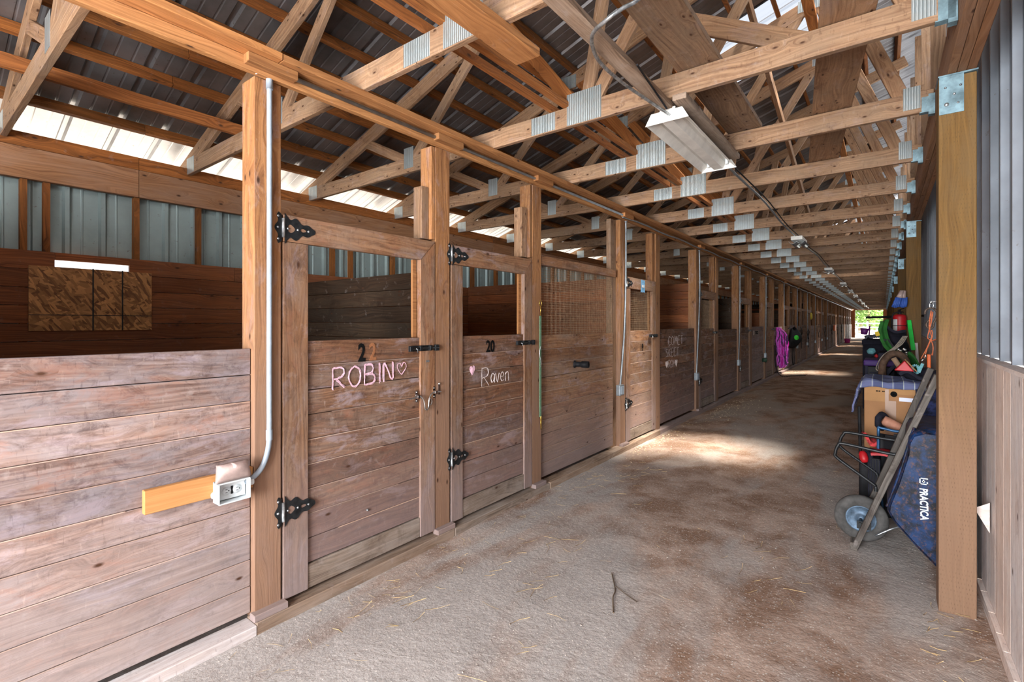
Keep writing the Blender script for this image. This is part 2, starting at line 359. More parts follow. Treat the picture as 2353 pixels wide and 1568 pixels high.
def osb():
    n = NT('strand_board'); n.set(Roughness=.7); uv = n.n('ShaderNodeUVMap').outputs[0]; c = None
    for k, (rx, sc, th) in enumerate(((.3, (14, 60, 1), .3), (-.5, (13, 52, 1), .45), (1.0, (16, 64, 1), .55))):
        mp = n.n('ShaderNodeMapping'); mp.inputs['Rotation'].default_value = (0, 0, rx); mp.inputs['Location'].default_value = (k*3.1, k*1.7, 0); n.l(uv, mp.inputs[0])
        vo = n.n('ShaderNodeTexVoronoi', voronoi_dimensions='2D'); vo.inputs['Scale'].default_value = 1; n.l(n.scale(mp.outputs[0], sc), vo.inputs['Vector'])
        s = n.n('ShaderNodeSeparateColor'); n.l(vo.outputs['Color'], s.inputs[0])
        cc = n.mix(s.outputs[0], srgb(108, 66, 34), srgb(206, 148, 88))
        c = cc if c is None else n.mix(n.math('LESS_THAN', s.outputs[1], th), c, cc)
    n.l(c, n.b.inputs['Base Color']); return n.m
M['osb'] = osb()
M['edge'] = wood('lit_board_edge', srgb(196, 172, 158), srgb(164, 138, 124), knots=.0, bump=.1)  # light along board edges put into a pale wood colour
def dirt():
    n = NT('packed_dirt_and_gravel'); n.set(Roughness=.95); n.b.inputs['Specular IOR Level'].default_value = .15; p = n.pos()
    big = n.noise(n.scale(p, (.9, .35, 1)), 1, 5, .6, .4); med = n.noise(p, 2.3, 6, .65, .3); fine = n.noise(p, 42, 4, .7); gr = n.noise(p, 120, 2, .6)
    c = n.mix(n.mapr(med, .41, .59), srgb(146, 118, 100), srgb(190, 168, 154))
    c = n.mix(n.mapr(big, .47, .57, 0, .8), c, srgb(184, 180, 177))
    c = n.mix(n.mapr(fine, .35, .68, 0, .45), c, n.mix(1.0, c, (.52, .5, .48, 1), 'MULTIPLY'))
    vo = n.n('ShaderNodeTexVoronoi'); vo.inputs['Scale'].default_value = 95; n.l(p, vo.inputs['Vector'])
    s = n.n('ShaderNodeSeparateColor'); n.l(vo.outputs['Color'], s.inputs[0])
    gm = n.math('MULTIPLY', n.math('LESS_THAN', vo.outputs['Distance'], .42), n.math('LESS_THAN', s.outputs[0], .28))
    c = n.mix(n.math('MULTIPLY', gm, .75), c, n.mix(s.outputs[1], srgb(150, 140, 132), srgb(214, 206, 198)))
    y = n.n('ShaderNodeSeparateXYZ'); n.l(p, y.inputs[0])
    c = n.mix(n.mapr(y.outputs[1], 4, 11, 0, .8), c, n.mix(1.0, c, (.80, .62, .46, 1), 'MULTIPLY'))   # browner and darker further in than by the entrance
    n.l(c, n.b.inputs['Base Color'])
    n.bump(n.math('ADD', n.math('ADD', n.math('MULTIPLY', med, 2.2), n.math('MULTIPLY', fine, .6)), n.math('MULTIPLY', gm, .5)), .42, .02); return n.m
M['dirt'] = dirt()
def skylight_mat():
    n = NT('translucent_roof_panel'); t = n.n('ShaderNodeBsdfTranslucent'); t.inputs[0].default_value = (.05, .05, .055, 1)
    tr = n.n('ShaderNodeBsdfTransparent'); mx = n.n('ShaderNodeMixShader'); mx.inputs[0].default_value = .38
    n.l(t.outputs[0], mx.inputs[1]); n.l(tr.outputs[0], mx.inputs[2]); n.l(mx.outputs[0], n.out.inputs[0]); return n.m
M['sky'] = skylight_mat()
n_ = NT('frosted_wall_panel'); tl_ = n_.n('ShaderNodeBsdfTranslucent'); tl_.inputs[0].default_value = (.5, .52, .55, 1); n_.l(tl_.outputs[0], n_.out.inputs[0]); M['frost'] = n_.m
M['gravel'] = plain('pale_yard_gravel', srgb(214, 206, 194), .95, 0, .1, .3)
M['leaf'] = plain('leaves', srgb(104, 142, 62), .7, 0, .4, .4)
M['bark'] = plain('bark', srgb(96, 78, 60), .9, 0, .3, 3)
M['paint'] = plain('white_fence_paint', srgb(236, 236, 232), .6, 0, .03, 2)
#PART2
# ================================================================ floor and outside
XL = -2.6
def fz(x, y):
    z = .012*noise.noise((x*1.3, y*.8, 0))+.006*noise.noise((x*5, y*5, 3))
    if x < -1.9: z -= .05*min(1, (-1.9-x)/.6)
    return z
m = MB()
ys = [-3.6+.09*i for i in range(170)]+[11.7+.5*i for i in range(102)]
xs = [-5.35+.5*i for i in range(5)]+[-2.9+.0865*i for i in range(40)]
b = len(m.v)
for y in ys:
    for x in xs: m.v.append(Vector((x, y, fz(x, y))))
nx = len(xs)
for i in range(len(ys)-1):
    for j in range(nx-1):
        q = [b+i*nx+j, b+i*nx+j+1, b+(i+1)*nx+j+1, b+(i+1)*nx+j]; m.face(q, [(0, 0)]*4, (.5, .5), True)
floor = m.build('floor', M['dirt'], kind='structure')
m = MB(); m.box(-60, 60, 62.02, 160, -.3, -.06); m.box(-60, -5.5, -40, 62.02, -.3, -.06); m.box(-60, 60, -40, -3.62, -.3, -.06)
m.build('ground', M['gravel'], label='pale gravel yard outside the barn beyond the far doorway', kind='structure')
m = MB()
for i in range(2600):
    x = R(-2.55, .4); y = R(.3, 1)**1.6*9 if i % 2 else R(.8, 7)
    r = R(.0015, .0045)*(1.6 if R(0, 1) > .93 else 1); z = fz(x, y)+r*.3
    v = [Vector((x+r*a, y+r*b_, z+r*c_*.7)) for a, b_, c_ in ((1, 0, 0), (0, 1, .2), (-1, .2, 0), (.1, -1, 0), (0, .1, 1))]
    k = len(m.v); m.v += v
    for t in ((0, 1, 4), (1, 2, 4), (2, 3, 4), (3, 0, 4)): m.face([k+q for q in t], [(0, 0)]*3, (.5, .5))
m.build('pebbles', M['stone'], label='small grey pebbles scattered over the dirt floor', cat='gravel', kind='stuff')
m = MB()
def strand(x, y, L, w, a, zz=.004):
    p = Vector((x, y, fz(x, y)+zz)); d = Vector((math.cos(a), math.sin(a), R(-.03, .08)))
    c = Vector((-math.sin(a), math.cos(a), 0))*R(-.12, .12)*L
    m.tube([p, p+d*L*.5+c, p+d*L+Vector((0, 0, .002))], w, 4, tint=(R(0, 1), .5))
for i in range(260):
    y = R(.9, 9); x = -2.5+abs(random.gauss(0, .28)) if i % 3 else R(-2.4, .35); strand(x, y, R(.02, .09), R(.0005, .0011), R(0, 6.28))
for cx, cy in ((-2.2, 4.45), (-2.05, 4.7), (-1.5, 2.2), (-.2, 1.9), (-.6, 3.3), (.3, 2.6), (-1.9, 2.6), (-2.1, 1.6)):
    for i in range(13): strand(cx+random.gauss(0, .16), cy+random.gauss(0, .2), R(.05, .16), R(.0008, .0015), random.gauss(.9, .5))
for i in range(26): strand(.27+R(-.1, .06), 2.9+R(-.5, .6), R(.04, .09), .0014, R(0, 6.28), .01)
m.build('straw', M['straw'], label='loose yellow straw strewn along the stall fronts', cat='straw', kind='stuff')
m = MB()
for i in range(1500):
    if i < 700: x, y = -2.45+abs(random.gauss(0, .28)), random.gauss(9.6, 1.1)
    elif i < 950: x, y = -2.5+abs(random.gauss(0, .15)), random.gauss(6.2, .5)
    else: x, y = -2.4+abs(random.gauss(0, .3)), random.gauss(17.3, 1.0)
    r = R(.004, .012); z = fz(x, y)+.004; a = R(0, 3.1); e = Vector((math.cos(a), math.sin(a), R(-.3, .3)))*r; g = Vector((-math.sin(a), math.cos(a), R(-.3, .3)))*r*.6; p = Vector((x, y, z+.003))
    k = len(m.v); m.v += [p+e+g, p-e+g, p-e-g, p+e-g]; m.face([k, k+1, k+2, k+3], [(0, 0)]*4, (.5, .5))
m.build('wood_shavings', M['shave'], label='pale wood shavings spilled below the stall fronts', cat='wood shavings', kind='stuff')
# a forked twig lying mid floor
m = MB(); m.tube(smooth_path([(-1.14, 2.37, .008), (-1.20, 2.49, .014), (-1.23, 2.58, .01), (-1.33, 2.74, .010)]), [.0035]*18+[.0015], 6)
m.tube([(-1.24, 2.61, .012), (-1.16, 2.57, .01), (-1.08, 2.54, .008)], .002, 5)
m.build('twig', M['bark'], label='thin forked brown twig lying on the dirt floor in the foreground', cat='twig')
# ================================================================ roof
SL = .333; XE, XR = -5.85, .66
def roofz(x): return 3.225+SL*(x+5.2)
def rib_profile(y0, y1):
    """ribbed sheet: tall trapezoid rib every .305 with two low ribs between"""
    pts = [(y0, 0)]; k = math.floor(y0/.305)-1
    while k*.305 < y1:
        c = k*.305
        for dy, h in ((-.028, 0), (-.014, .022), (.014, .022), (.028, 0), (.098, 0), (.104, .004), (.110, .004), (.116, 0), (.198, 0), (.204, .004), (.210, .004), (.216, 0)):
            if y0 < c+dy < y1: pts.append((c+dy, h))
        k += 1
    pts.append((y1, 0)); return pts
def ribbed(m, y0, y1, x0, x1, nseg=1):
    pr = rib_profile(y0, y1); b = len(m.v)
    for i in range(nseg+1):
        x = x0+(x1-x0)*i/nseg
        for y, h in pr: m.v.append(Vector((x, y, roofz(x)+h)))
    n_ = len(pr)
    for i in range(nseg):
        for j in range(n_-1): m.face([b+i*n_+j, b+(i+1)*n_+j, b+(i+1)*n_+j+1, b+i*n_+j+1], [(0, 0)]*4, (.5, .5))
m = MB(); SX = -1.75
ribbed(m, YS, YE+.3, XE, SX, 1)
edges = [YS]+[e for s in SKY for e in s]+[YE+.3]
for a in range(0, len(edges), 2): ribbed(m, edges[a], edges[a+1], SX, XR, 1)
m.build('ceiling', M['roof'], kind='structure')
for i, (a, b_) in enumerate(SKY):
    m = MB(); ribbed(m, a, a+.42, SX, XR, 1); ribbed(m, a+.54, b_, SX, XR, 1); m.build('window_%d' % (i+1), M['sky'], kind='structure')
# purlins
px = [-5.06+.325*k for k in range(17)]
ORDN = ['first', 'second', 'third', 'fourth', 'fifth', 'sixth', 'seventh', 'eighth', 'ninth', 'tenth', 'eleventh', 'twelfth', 'thirteenth', 'fourteenth', 'fifteenth']
for k, x in enumerate(px):
    m = MB(); y = YS
    while y < YE:
        y2 = min(y+4.88, YE+.2); m.beam((x, y, roofz(x)-.05), (x, y2-.002, roofz(x)-.05), .038, .086, up=(-SL, 0, 1)); y = y2
    where = 'lowest, over the outer wall' if k == 0 else 'topmost, by the right wall' if k == 16 else ORDN[k-1]+' up from the lowest'
    m.build('roof_purlin', M['purlin'], bevel=.003, label='long orange-brown roof purlin under the metal sheets, '+where, cat='roof purlin', group='purlins under the metal roof')
# ================================================================ trusses
TY = [.53+1.222*k for k in range(-3, 51)]
def make_truss():
    t = root('roof_truss', (0, 0, 0), '', 'roof truss', 'roof trusses across the aisle')
    zc = 2.95; T = .038
    def part(name, p0, p1, h=.089, w=T, mat='truss', dy=0):
        w = {'bottom_chord': .038, 'top_chord': .0370, 'web': .0356, 'end_post': .0344}[name]
        MB().beam((p0[0], T/2+dy, p0[1]), (p1[0], T/2+dy, p1[1]), w, h, tint=(R(.3, .9), R(0, 1))).build(name, M[mat], t, bevel=.003)
    ctr = zc+.07
    part('bottom_chord', (-5.33, ctr), (-2.0, ctr), .14); part('bottom_chord', (-1.995, ctr), (.262, ctr), .14)
    tz = lambda x: roofz(x)-.095-.07
    part('top_chord', (-5.55, tz(-5.55)), (.23, tz(.23)), .135)
    for x0, z0, x1, z1, mt in ((-3.5, ctr+.03, -4.2, tz(-4.2), 'truss'), (-3.46, ctr+.03, -2.55, tz(-2.55), 'truss'), (-1.72, ctr+.05, -2.42, tz(-2.42), 'brace'),
                           (-1.58, ctr+.06, -.62, tz(-.62), 'truss'), (-1.64, ctr+.06, -1.42, tz(-1.42), 'truss'), (.10, ctr+.05, -.5, tz(-.5), 'truss')):
        part('web', (x0, z0), (x1, z1), .089, mat=mt)
    part('end_post', (.15, 2.97), (.15, tz(.15)), .089)
    def plate(x0, x1, z0, z1):
        for y0, s in ((-.0015, 1), (T, 1)):
            m = MB(); m.box(x0, x1, y0, y0+.0015, z0, z1, 'x'); m.build('gusset_plate', M['galv'], t)
    plate(-1.79, -1.52, 2.955, 3.175); plate(-2.10, -1.89, 2.957, 3.085); plate(-3.56, -3.43, 2.99, 3.18); plate(-5.22, -5.05, 2.955, 3.10)
    plate(.105, .195, 2.98, 3.13); plate(-2.6, -2.42, tz(-2.5)-.06, tz(-2.5)+.07); plate(-.66, -.44, tz(-.55)-.05, tz(-.55)+.06)
    m = MB(); m.box(.235, .268, -.004, T+.004, 2.925, 3.06, 'z'); m.box(.20, .262, -.004, -.001, 2.945, 3.045, 'z'); m.box(.19, .268, -.003, T+.003, 2.944, 2.949, 'x')
    m.build('joist_hanger', M['bluesteel'], t)
    return t
ORDW = ['third behind the camera', 'second behind the camera', 'just behind the camera', 'nearest the camera at the upper left', 'second in view', 'third in view, with two large steel plates',
        'fourth in view, holding the light fitting', 'fifth in view, just past the light fitting', 'sixth in view, pale where the roof light falls', 'seventh in view', 'eighth in view', 'ninth in view', 'tenth in view', 'eleventh in view', 'twelfth in view']
t0 = make_truss()
for k, y in enumerate(TY):
    if k < 3: continue
    t = t0 if k == 3 else copy_tree(t0)
    t.location = (0, y, R(-.004, .004) if k > 9 else 0)
    t['label'] = 'wooden roof truss with steel joint plates, '+(ORDW[k] if k < len(ORDW) else 'one of the distant row toward the far doorway')
# braces that tie the trusses
def board(name, p0, p1, w, h, mat, label, cat, up=(0, 0, 1), group=None, bevel=.003):
    return MB().beam(p0, p1, w, h, up).build(name, M[mat], bevel=bevel, label=label, cat=cat, group=group)
board('wide_plank', (-.885, YS, 3.115), (-.885, 4.24, 3.115), .25, .038, 'truss', 'wide brown plank lying flat on the truss chords above the light fitting', 'plank')
board('wide_plank', (.02, 1.6, 3.115), (-.47, 5.6, 3.115), .24, .038, 'truss', 'wide brown plank laid slantwise on the truss chords at the right', 'plank')
board('ceiling_board', (-1.455, -2.5, 2.925), (-1.455, 2.03, 2.925), .15, .042, 'beam', 'reddish board end hanging under the nearest truss chord at the top middle', 'board')
board('ceiling_board', (-1.10, -1.5, 2.93), (-1.10, 3.08, 2.93), .085, .038, 'grey', 'speckled grey board under the chords leading to the light fitting', 'board')
board('ceiling_board', (-.985, 2.95, 2.93), (-.985, 4.32, 2.93), .085, .038, 'grey', 'dark board under the chords right beside the light fitting', 'board')
board('lateral_brace', (-1.93, -2.6, 3.12), (-1.93, 30, 3.12), .03, .055, 'brace', 'long orange brace lying on the truss chords left of the steel plates', 'brace')
board('lateral_brace', (-1.80, -2.6, 3.11), (-1.80, 30, 3.11), .05, .038, 'brace', 'long flat orange brace lying on the chords beside its narrow twin', 'brace')
board('lateral_brace', (-4.2, -2.6, 3.135), (-4.2, 2.06, 3.135), .038, .089, 'brace', 'orange board lying on the chords over the stall interior at the left', 'brace')
board('lateral_brace', (-2.5, 1.0, roofz(-2.5)-.28), (-2.5, 40, roofz(-2.5)-.28), .089, .038, 'brace', 'orange brace running under the roof above the stall fronts', 'brace')
board('lateral_brace', (-.55, -1.0, roofz(-.55)-.28), (-.55, 40, roofz(-.55)-.28), .089, .038, 'brace', 'orange brace running high under the roof at the right', 'brace')
board('diagonal_brace', (-1.45, 3.6, 3.93), (-.34, 3.6, 3.31), .038, .13, 'truss', 'dark diagonal board high between the trusses at the upper right', 'brace')
board('diagonal_brace', (-.9, 4.2, 4.3), (-.9, 8.9, 3.12), .038, .089, 'truss', 'long diagonal board falling away from the roof beyond the light fitting', 'brace')
# ================================================================ left header
h = root('header_beam', (XL, 29, 2.84), 'long timber header over the stall fronts carrying the trusses', 'beam')
m = MB(); y = YS
while y < YE: y2 = min(y+R(3.6, 4.9), YE); m.box(-2.74, -2.468+R(-.004, .006), y, y2-.003, 2.911, 2.949); y = y2
m.build('top_plate', M['beam'], h, bevel=.003)
m = MB(); y = YS
while y < YE: y2 = min(y+R(3.6, 4.9), YE); m.box(-2.60, -2.565+R(-.003, .003), y, y2-.003, 2.842, 2.91); y = y2
m.build('ledger_board', M['beam'], h, bevel=.003)
for y in [1.17, 2.47, 3.72, 5.6]+[8.7+3.08*k for k in range(8)]:
    m = MB(); m.box(-2.563, -2.508, y-.06, y+.2, 2.862, 2.91); m.build('blocking', M['beam'], h, bevel=.003)
# ================================================================ outer left wall
wl = MB(); XB = -5.2; y = YS
SLOT = (.833, 1.31, 2.0, 2.052)
for r in range(15):
    z0 = .01+.14*r; z1 = z0+.136
    if r == 14: z0, z1 = 1.97, 2.11
    if r == 13: z1 = 1.966
    y = YS
    while y < YE:
        y2 = min(y+R(2.4, 4.9), YE)
        if r == 14 and y < 1.31 < y2 or r == 14 and y < .833 < y2:
            pass
        if r == 14:
            for a, c in ((y, min(y2, SLOT[0])), (max(y, SLOT[1]), y2)):
                if c-a > .02: wl.box(XB-.03, XB, a, c-.003, z0, z1)
            a, c = max(y, SLOT[0]), min(y2, SLOT[1])
            if c > a: wl.box(XB-.03, XB, a, c, SLOT[3], z1)
        else: wl.box(XB-.03, XB+R(-.002, .003), y, y2-.004, z0, z1)
        y = y2
wall = wl.build('wall_left', M['back'], kind='structure')
m = MB()
for a, c in ((YS, YE),):
    y = a
    while y < c: y2 = min(y+4.88, c); m.box(XB-.06, XB-.004, y, y2-.003, 2.66, 2.90); y = y2
m.build('eave_beam', M['girt'], wall, bevel=.003)
m = MB(); y = YS
while y < YE: y2 = min(y+4.88, YE); m.box(XB-.06, XB-.012, y, y2-.003, 2.904, 3.012); y = y2
m.build('wall_plate', M['purlin'], wall)
sy = [-1.2, -.6, 0, .66, .79, 1.37, 1.86, 2.46, 2.7, 3.3, 3.55, 4.2, 4.8, 5.4, 5.8]
y = 6.4
while y < 46: sy.append(y); y += .6
for y in sy:
    m = MB(); m.box(XB-.10, XB-.035, y-.02, y+.02, 0, 2.66, 'z'); m.build('stud', M['purlin'], wall)
def vribbed(m, x, y0, y1, z0, z1, s=1, pitch=.23, step=.028, gap=None):
    pr = []; k = math.floor(y0/pitch)-1
    while k*pitch < y1+pitch:
        for dy, hh in ((-.030, 0), (-.014, step), (.014, step), (.030, 0), (.085, 0), (.09, .004), (.1, .004), (.105, 0)):
            yy = k*pitch+dy
            if y0 < yy < y1: pr.append((yy, hh))
        k += 1
    pr = [(y0, 0)]+pr+[(y1, 0)]; b = len(m.v)
    for z in (z0, z1):
        for yy, hh in pr: m.v.append(Vector((x+s*hh, yy, z)))
    n_ = len(pr)
    for j in range(n_-1): m.face([b+j, b+j+1, b+n_+j+1, b+n_+j], [(0, 0)]*4, (.5, .5))
m = MB()
vribbed(m, XB-.115, YS, SLOT[0]-.02, -.05, 2.93); vribbed(m, XB-.115, SLOT[1]+.02, YE, -.05, 2.93)
vribbed(m, XB-.115, SLOT[0]-.02, SLOT[1]+.02, -.05, SLOT[2]-.02); vribbed(m, XB-.115, SLOT[0]-.02, SLOT[1]+.02, SLOT[3]+.02, 2.93)
m.build('outer_sheeting', M['outer'], wall)
# strand board patch
o = MB(); o.box(XB+.004, XB+.016, .68, 1.465, 1.49, 1.995); 
ob = o.build('strand_board_panel', M['osb'], label='strand board patch with crossing dark bars on the outer wall of the first stall', cat='board')
m = MB()
for y in (1.06, 1.255): m.box(XB+.017, XB+.024, y-.004, y+.004, 1.49, 2.0, 'z')
m.box(XB+.017, XB+.021, .68, 1.465, 1.612, 1.617); m.build('bar', M['iron'], ob)
# partitions between stalls
def partition(y, top, mat, label, x1=-2.66, rows=None):
    m = MB(); z = .02
    while z+.13 < top: m.box(XB+.01, x1, y, y+.036, z, z+.136, 'x'); z += .14
    m.build('stall_partition', M[mat], bevel=.002, label=label, cat='partition', group='board partitions between stalls')
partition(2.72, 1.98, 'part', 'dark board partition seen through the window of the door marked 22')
partition(5.62, 2.14, 'back', 'reddish board partition seen through the window of the door marked 20')
for k in range(1, 18):
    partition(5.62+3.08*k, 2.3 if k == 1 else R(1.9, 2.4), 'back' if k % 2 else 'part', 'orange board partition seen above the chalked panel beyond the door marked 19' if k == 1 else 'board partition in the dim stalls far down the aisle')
# ================================================================ stall fronts
def boards(m, x0, x1, y0, y1, z0, z1, n=None, jit=.002, gap=.004, joints=True):
    n = n or round((z1-z0)/.14); hgt = (z1-z0)/n
    for i in range(n):
        dx = R(-jit, jit); a = z0+i*hgt; m.box(x0+dx, x1+dx, y0, y1, a+gap/2, a+hgt-gap/2, 'y')
        if R(0, 1) < .88 and i < n-1:          # pale strip painting the light caught on the board's upper arris
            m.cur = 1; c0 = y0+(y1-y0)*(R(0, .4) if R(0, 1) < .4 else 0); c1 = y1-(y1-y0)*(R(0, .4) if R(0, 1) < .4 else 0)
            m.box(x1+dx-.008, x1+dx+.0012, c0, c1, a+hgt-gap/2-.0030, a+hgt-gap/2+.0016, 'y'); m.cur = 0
    return m
pan = MB(); pan.v = []
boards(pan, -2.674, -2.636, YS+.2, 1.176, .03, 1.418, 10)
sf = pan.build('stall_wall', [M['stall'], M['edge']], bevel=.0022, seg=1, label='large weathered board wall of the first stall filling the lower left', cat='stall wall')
# sill
def sill(y0, y1, z, label=None):
    m = MB(); m.box(-2.66, -2.545, y0, y1, z-.055, z); return m
s0 = root('floor_sill', (XL, 29, -.06), 'long worn timber sill under the stall doors along the floor', 'sill')
m = sill(YS+.2, 1.17, .0); m.build('sill_board', M['barn'], s0, bevel=.004)
y = 1.17
for L in (1.45, 1.3, 2.9, 3.0, 3.08, 3.08, 3.08, 3.1, 6.2, 6.2, 6.2, 6.2, 9.2):
    m = MB(); m.box(-2.66, -2.548+R(-.006, .006), y, min(y+L, YE)-.004, -.062+R(-.006, .006), .012+R(-.006, .004)); m.build('sill_board', M['grey'] if y < 4 else M['frame'], s0, bevel=.004); y += L
for y in (1.17, 2.46, 3.70, 5.6, 8.7):
    m = MB(); m.box(-2.61, -2.555, y-.01, y+.17, .008, .045); m.build('sill_block', M['frame'], s0, bevel=.004)
# posts
def post(y0, y1, label, x0=-2.74, z1=2.842, extra=None, side=None, mat='post'):
    t = root('stall_post', (-2.67, (y0+y1)/2, 0), label, 'post', 'stall front posts')
    m = MB(); m.box(x0, XL, y0, y1, .0, z1, 'z', tint=(R(.5, .9), R(.2, .6))); m.build('shaft', M[mat], t, bevel=.004, seg=2)
    if extra:
        for (a, c, z0, zz, dx) in extra:
            m = MB(); m.box(x0+.02, XL-dx, a, c, z0, zz, 'z'); m.build('cleat', M['truss' if dx > .02 else mat], t, bevel=.003)
    return t
post(1.18, 1.322, 'tall orange-brown post left of the door marked 22, carrying the white conduit')
post(2.468, 2.612, 'post between the doors marked 22 and 20', extra=[(2.428, 2.466, 2.16, 2.84, .004), (2.36, 2.425, 2.16, 2.54, .03)])
post(3.70, 3.846, 'post right of the door marked 20 with the green lead rope', extra=[(3.66, 3.698, 2.16, 2.84, .004), (3.57, 3.655, 2.16, 2.62, .03)])
post(5.60, 5.752, 'post left of the door marked 19 with the grey conduit', extra=[(5.455, 5.598, .0, 2.84, .06)])
post(6.79, 6.95, 'post right of the door marked 19', extra=[(6.70, 6.785, 2.14, 2.84, .02)])
# ------------------------------------------------ hardware
def hinge_mesh(w=.19, h_=.17):
    import math as mt
    L = []
    def lob(t): return .5+.5*mt.cos(t)
    N = 40; top = []; 
    for i in range(N+1):
        a = i/N; y = .011+a*(w-.011); env = (.058*(1-a)**.95+.013)*h_/.17; wv = 1+.20*mt.cos(a*mt.pi*5+.5)
        top.append((y, env*wv if a < 1 else 0))
    strap = top+[(x, -z) for x, z in reversed(top[:-1])]
    def oval(cx, a, b): return [(cx+a*mt.cos(t*mt.pi/6), b*mt.sin(t*mt.pi/6)*(1-.35*mt.cos(t*mt.pi/6))) for t in range(12)]
    hs = h_/2; pl = []
    M_ = 24
    for i in range(M_+1):
        a = -1+2*i/M_; pl.append((-.034-.010*mt.cos(a*mt.pi*2.0)*(1-abs(a)**3)+.012*abs(a)**4, a*hs))
    plate = pl+[(-.006, hs*.86), (-.006, -hs*.86)]
    return strap, [oval(w*.25, w*.11, h_*.13), oval(w*.62, w*.09, h_*.055)], plate
def hinge(parent, y, z, k=1.0):
    st, holes, pl = hinge_mesh()
    hb = place_mesh('hinge', curve_mesh([pl], .004), M['iron'], frame_left(XL+.004, y, z, k), parent)
    # plate sits on the post, strap on the door: the strap is a sub-part of its hinge
    place_mesh('strap', curve_mesh([st]+holes, .004), M['iron'], frame_left(XL+.0065, y, z, k), hb)
    m = MB(); m.tube([(XL+.009, y+.002, z-.052*k), (XL+.009, y+.002, z+.052*k)], .0085*k, 10); m.build('knuckle', M['zinc'], hb)
    m = MB()
    for dy, dz in ((-.026, .062), (-.028, 0), (-.026, -.062), (.028, .0), (.085, 0), (.148, 0)):
        m.lathe([(.0065*k, 0), (.005*k, .003), (0, .0035)], (XL+.0085, y+dy*k, z+dz*k), (1, 0, 0), 8)
    m.build('screws', M['zinc'], hb)
def barrel_bolt(parent, y0, y1, z, k=1):
    m = MB(); m.box(XL+.002, XL+.007, y0, y1-.085, z-.02*k, z+.02*k)
    for y in (y0+.012, y0+.10, y1-.11): m.box(XL+.005, XL+.026, y-.012, y+.012, z-.017*k, z+.017*k)
    for yy in (y1-.05,): m.box(XL+.002, XL+.024, yy-.018, yy+.018, z-.022*k, z+.022*k)
    o = m.build('barrel_bolt', M['iron'], parent, bevel=.002)
    m = MB(); m.tube([(XL+.017, y0+.01, z), (XL+.017, y1-.03, z)], .0075*k, 8); m.build('rod', M['iron'], o)
    m = MB(); m.tube([(XL+.02, y0+.055, z), (XL+.036, y0+.055, z-.005), (XL+.036, y0+.055, z-.028)], .0035, 6); m.build('finger', M['zinc'], o)
STROKES = {
 'R': [[(0, 0), (.02, 1)], [(.02, 1), (.45, 1.0), (.58, .78), (.45, .55), (.05, .47)], [(.2, .48), (.62, 0)]],
 'O': [[(.35, 1), (.08, .75), (.05, .35), (.25, .02), (.5, .05), (.68, .4), (.62, .8), (.35, 1)]],
 'B': [[(.03, 0), (.05, 1)], [(.05, 1), (.42, .98), (.52, .78), (.4, .57), (.06, .52)], [(.06, .52), (.5, .5), (.62, .25), (.45, .03), (.03, 0)]],
 'I': [[(.1, 0), (.08, 1)]], 'N': [[(.03, 0), (.06, 1), (.55, .05), (.6, 1)]],
 'C': [[(.55, .85), (.3, 1), (.08, .7), (.08, .25), (.3, 0), (.55, .1)]], 'M': [[(.03, 0), (.1, 1), (.35, .4), (.6, 1), (.68, 0)]],
 'E': [[(.55, 1), (.05, .98), (.04, 0), (.55, .02)], [(.05, .52), (.42, .53)]], 'T': [[(0, 1), (.62, 1)], [(.32, 1), (.3, 0)]],
 'S': [[(.5, .85), (.25, 1), (.06, .75), (.45, .4), (.4, .05), (.05, .1)]], 'K': [[(.05, 0), (.06, 1)], [(.5, 1), (.08, .5), (.55, 0)]], 'Y': [[(0, 1), (.28, .5), (.56, 1)], [(.28, .5), (.25, 0)]],
 'a': [[(.45, .5), (.25, .62), (.06, .35), (.15, .02), (.42, .2), (.45, .55), (.47, 0)]], 'v': [[(0, .6), (.2, 0), (.42, .6)]],
 'e': [[(.05, .33), (.42, .36), (.32, .6), (.12, .55), (.05, .25), (.2, 0), (.45, .1)]], 'n': [[(.05, 0), (.05, .6)], [(.05, .4), (.25, .62), (.42, .5), (.45, 0)]],
 '<': [[(.4, .0), (.05, .5), (.08, .85), (.3, .9), (.42, .65), (.6, .95), (.82, .8), (.78, .45), (.4, 0)]], 'J': [[(.3, 1), (.3, 0)], [(.3, .2), (.6, .1), (.7, .4)]]}
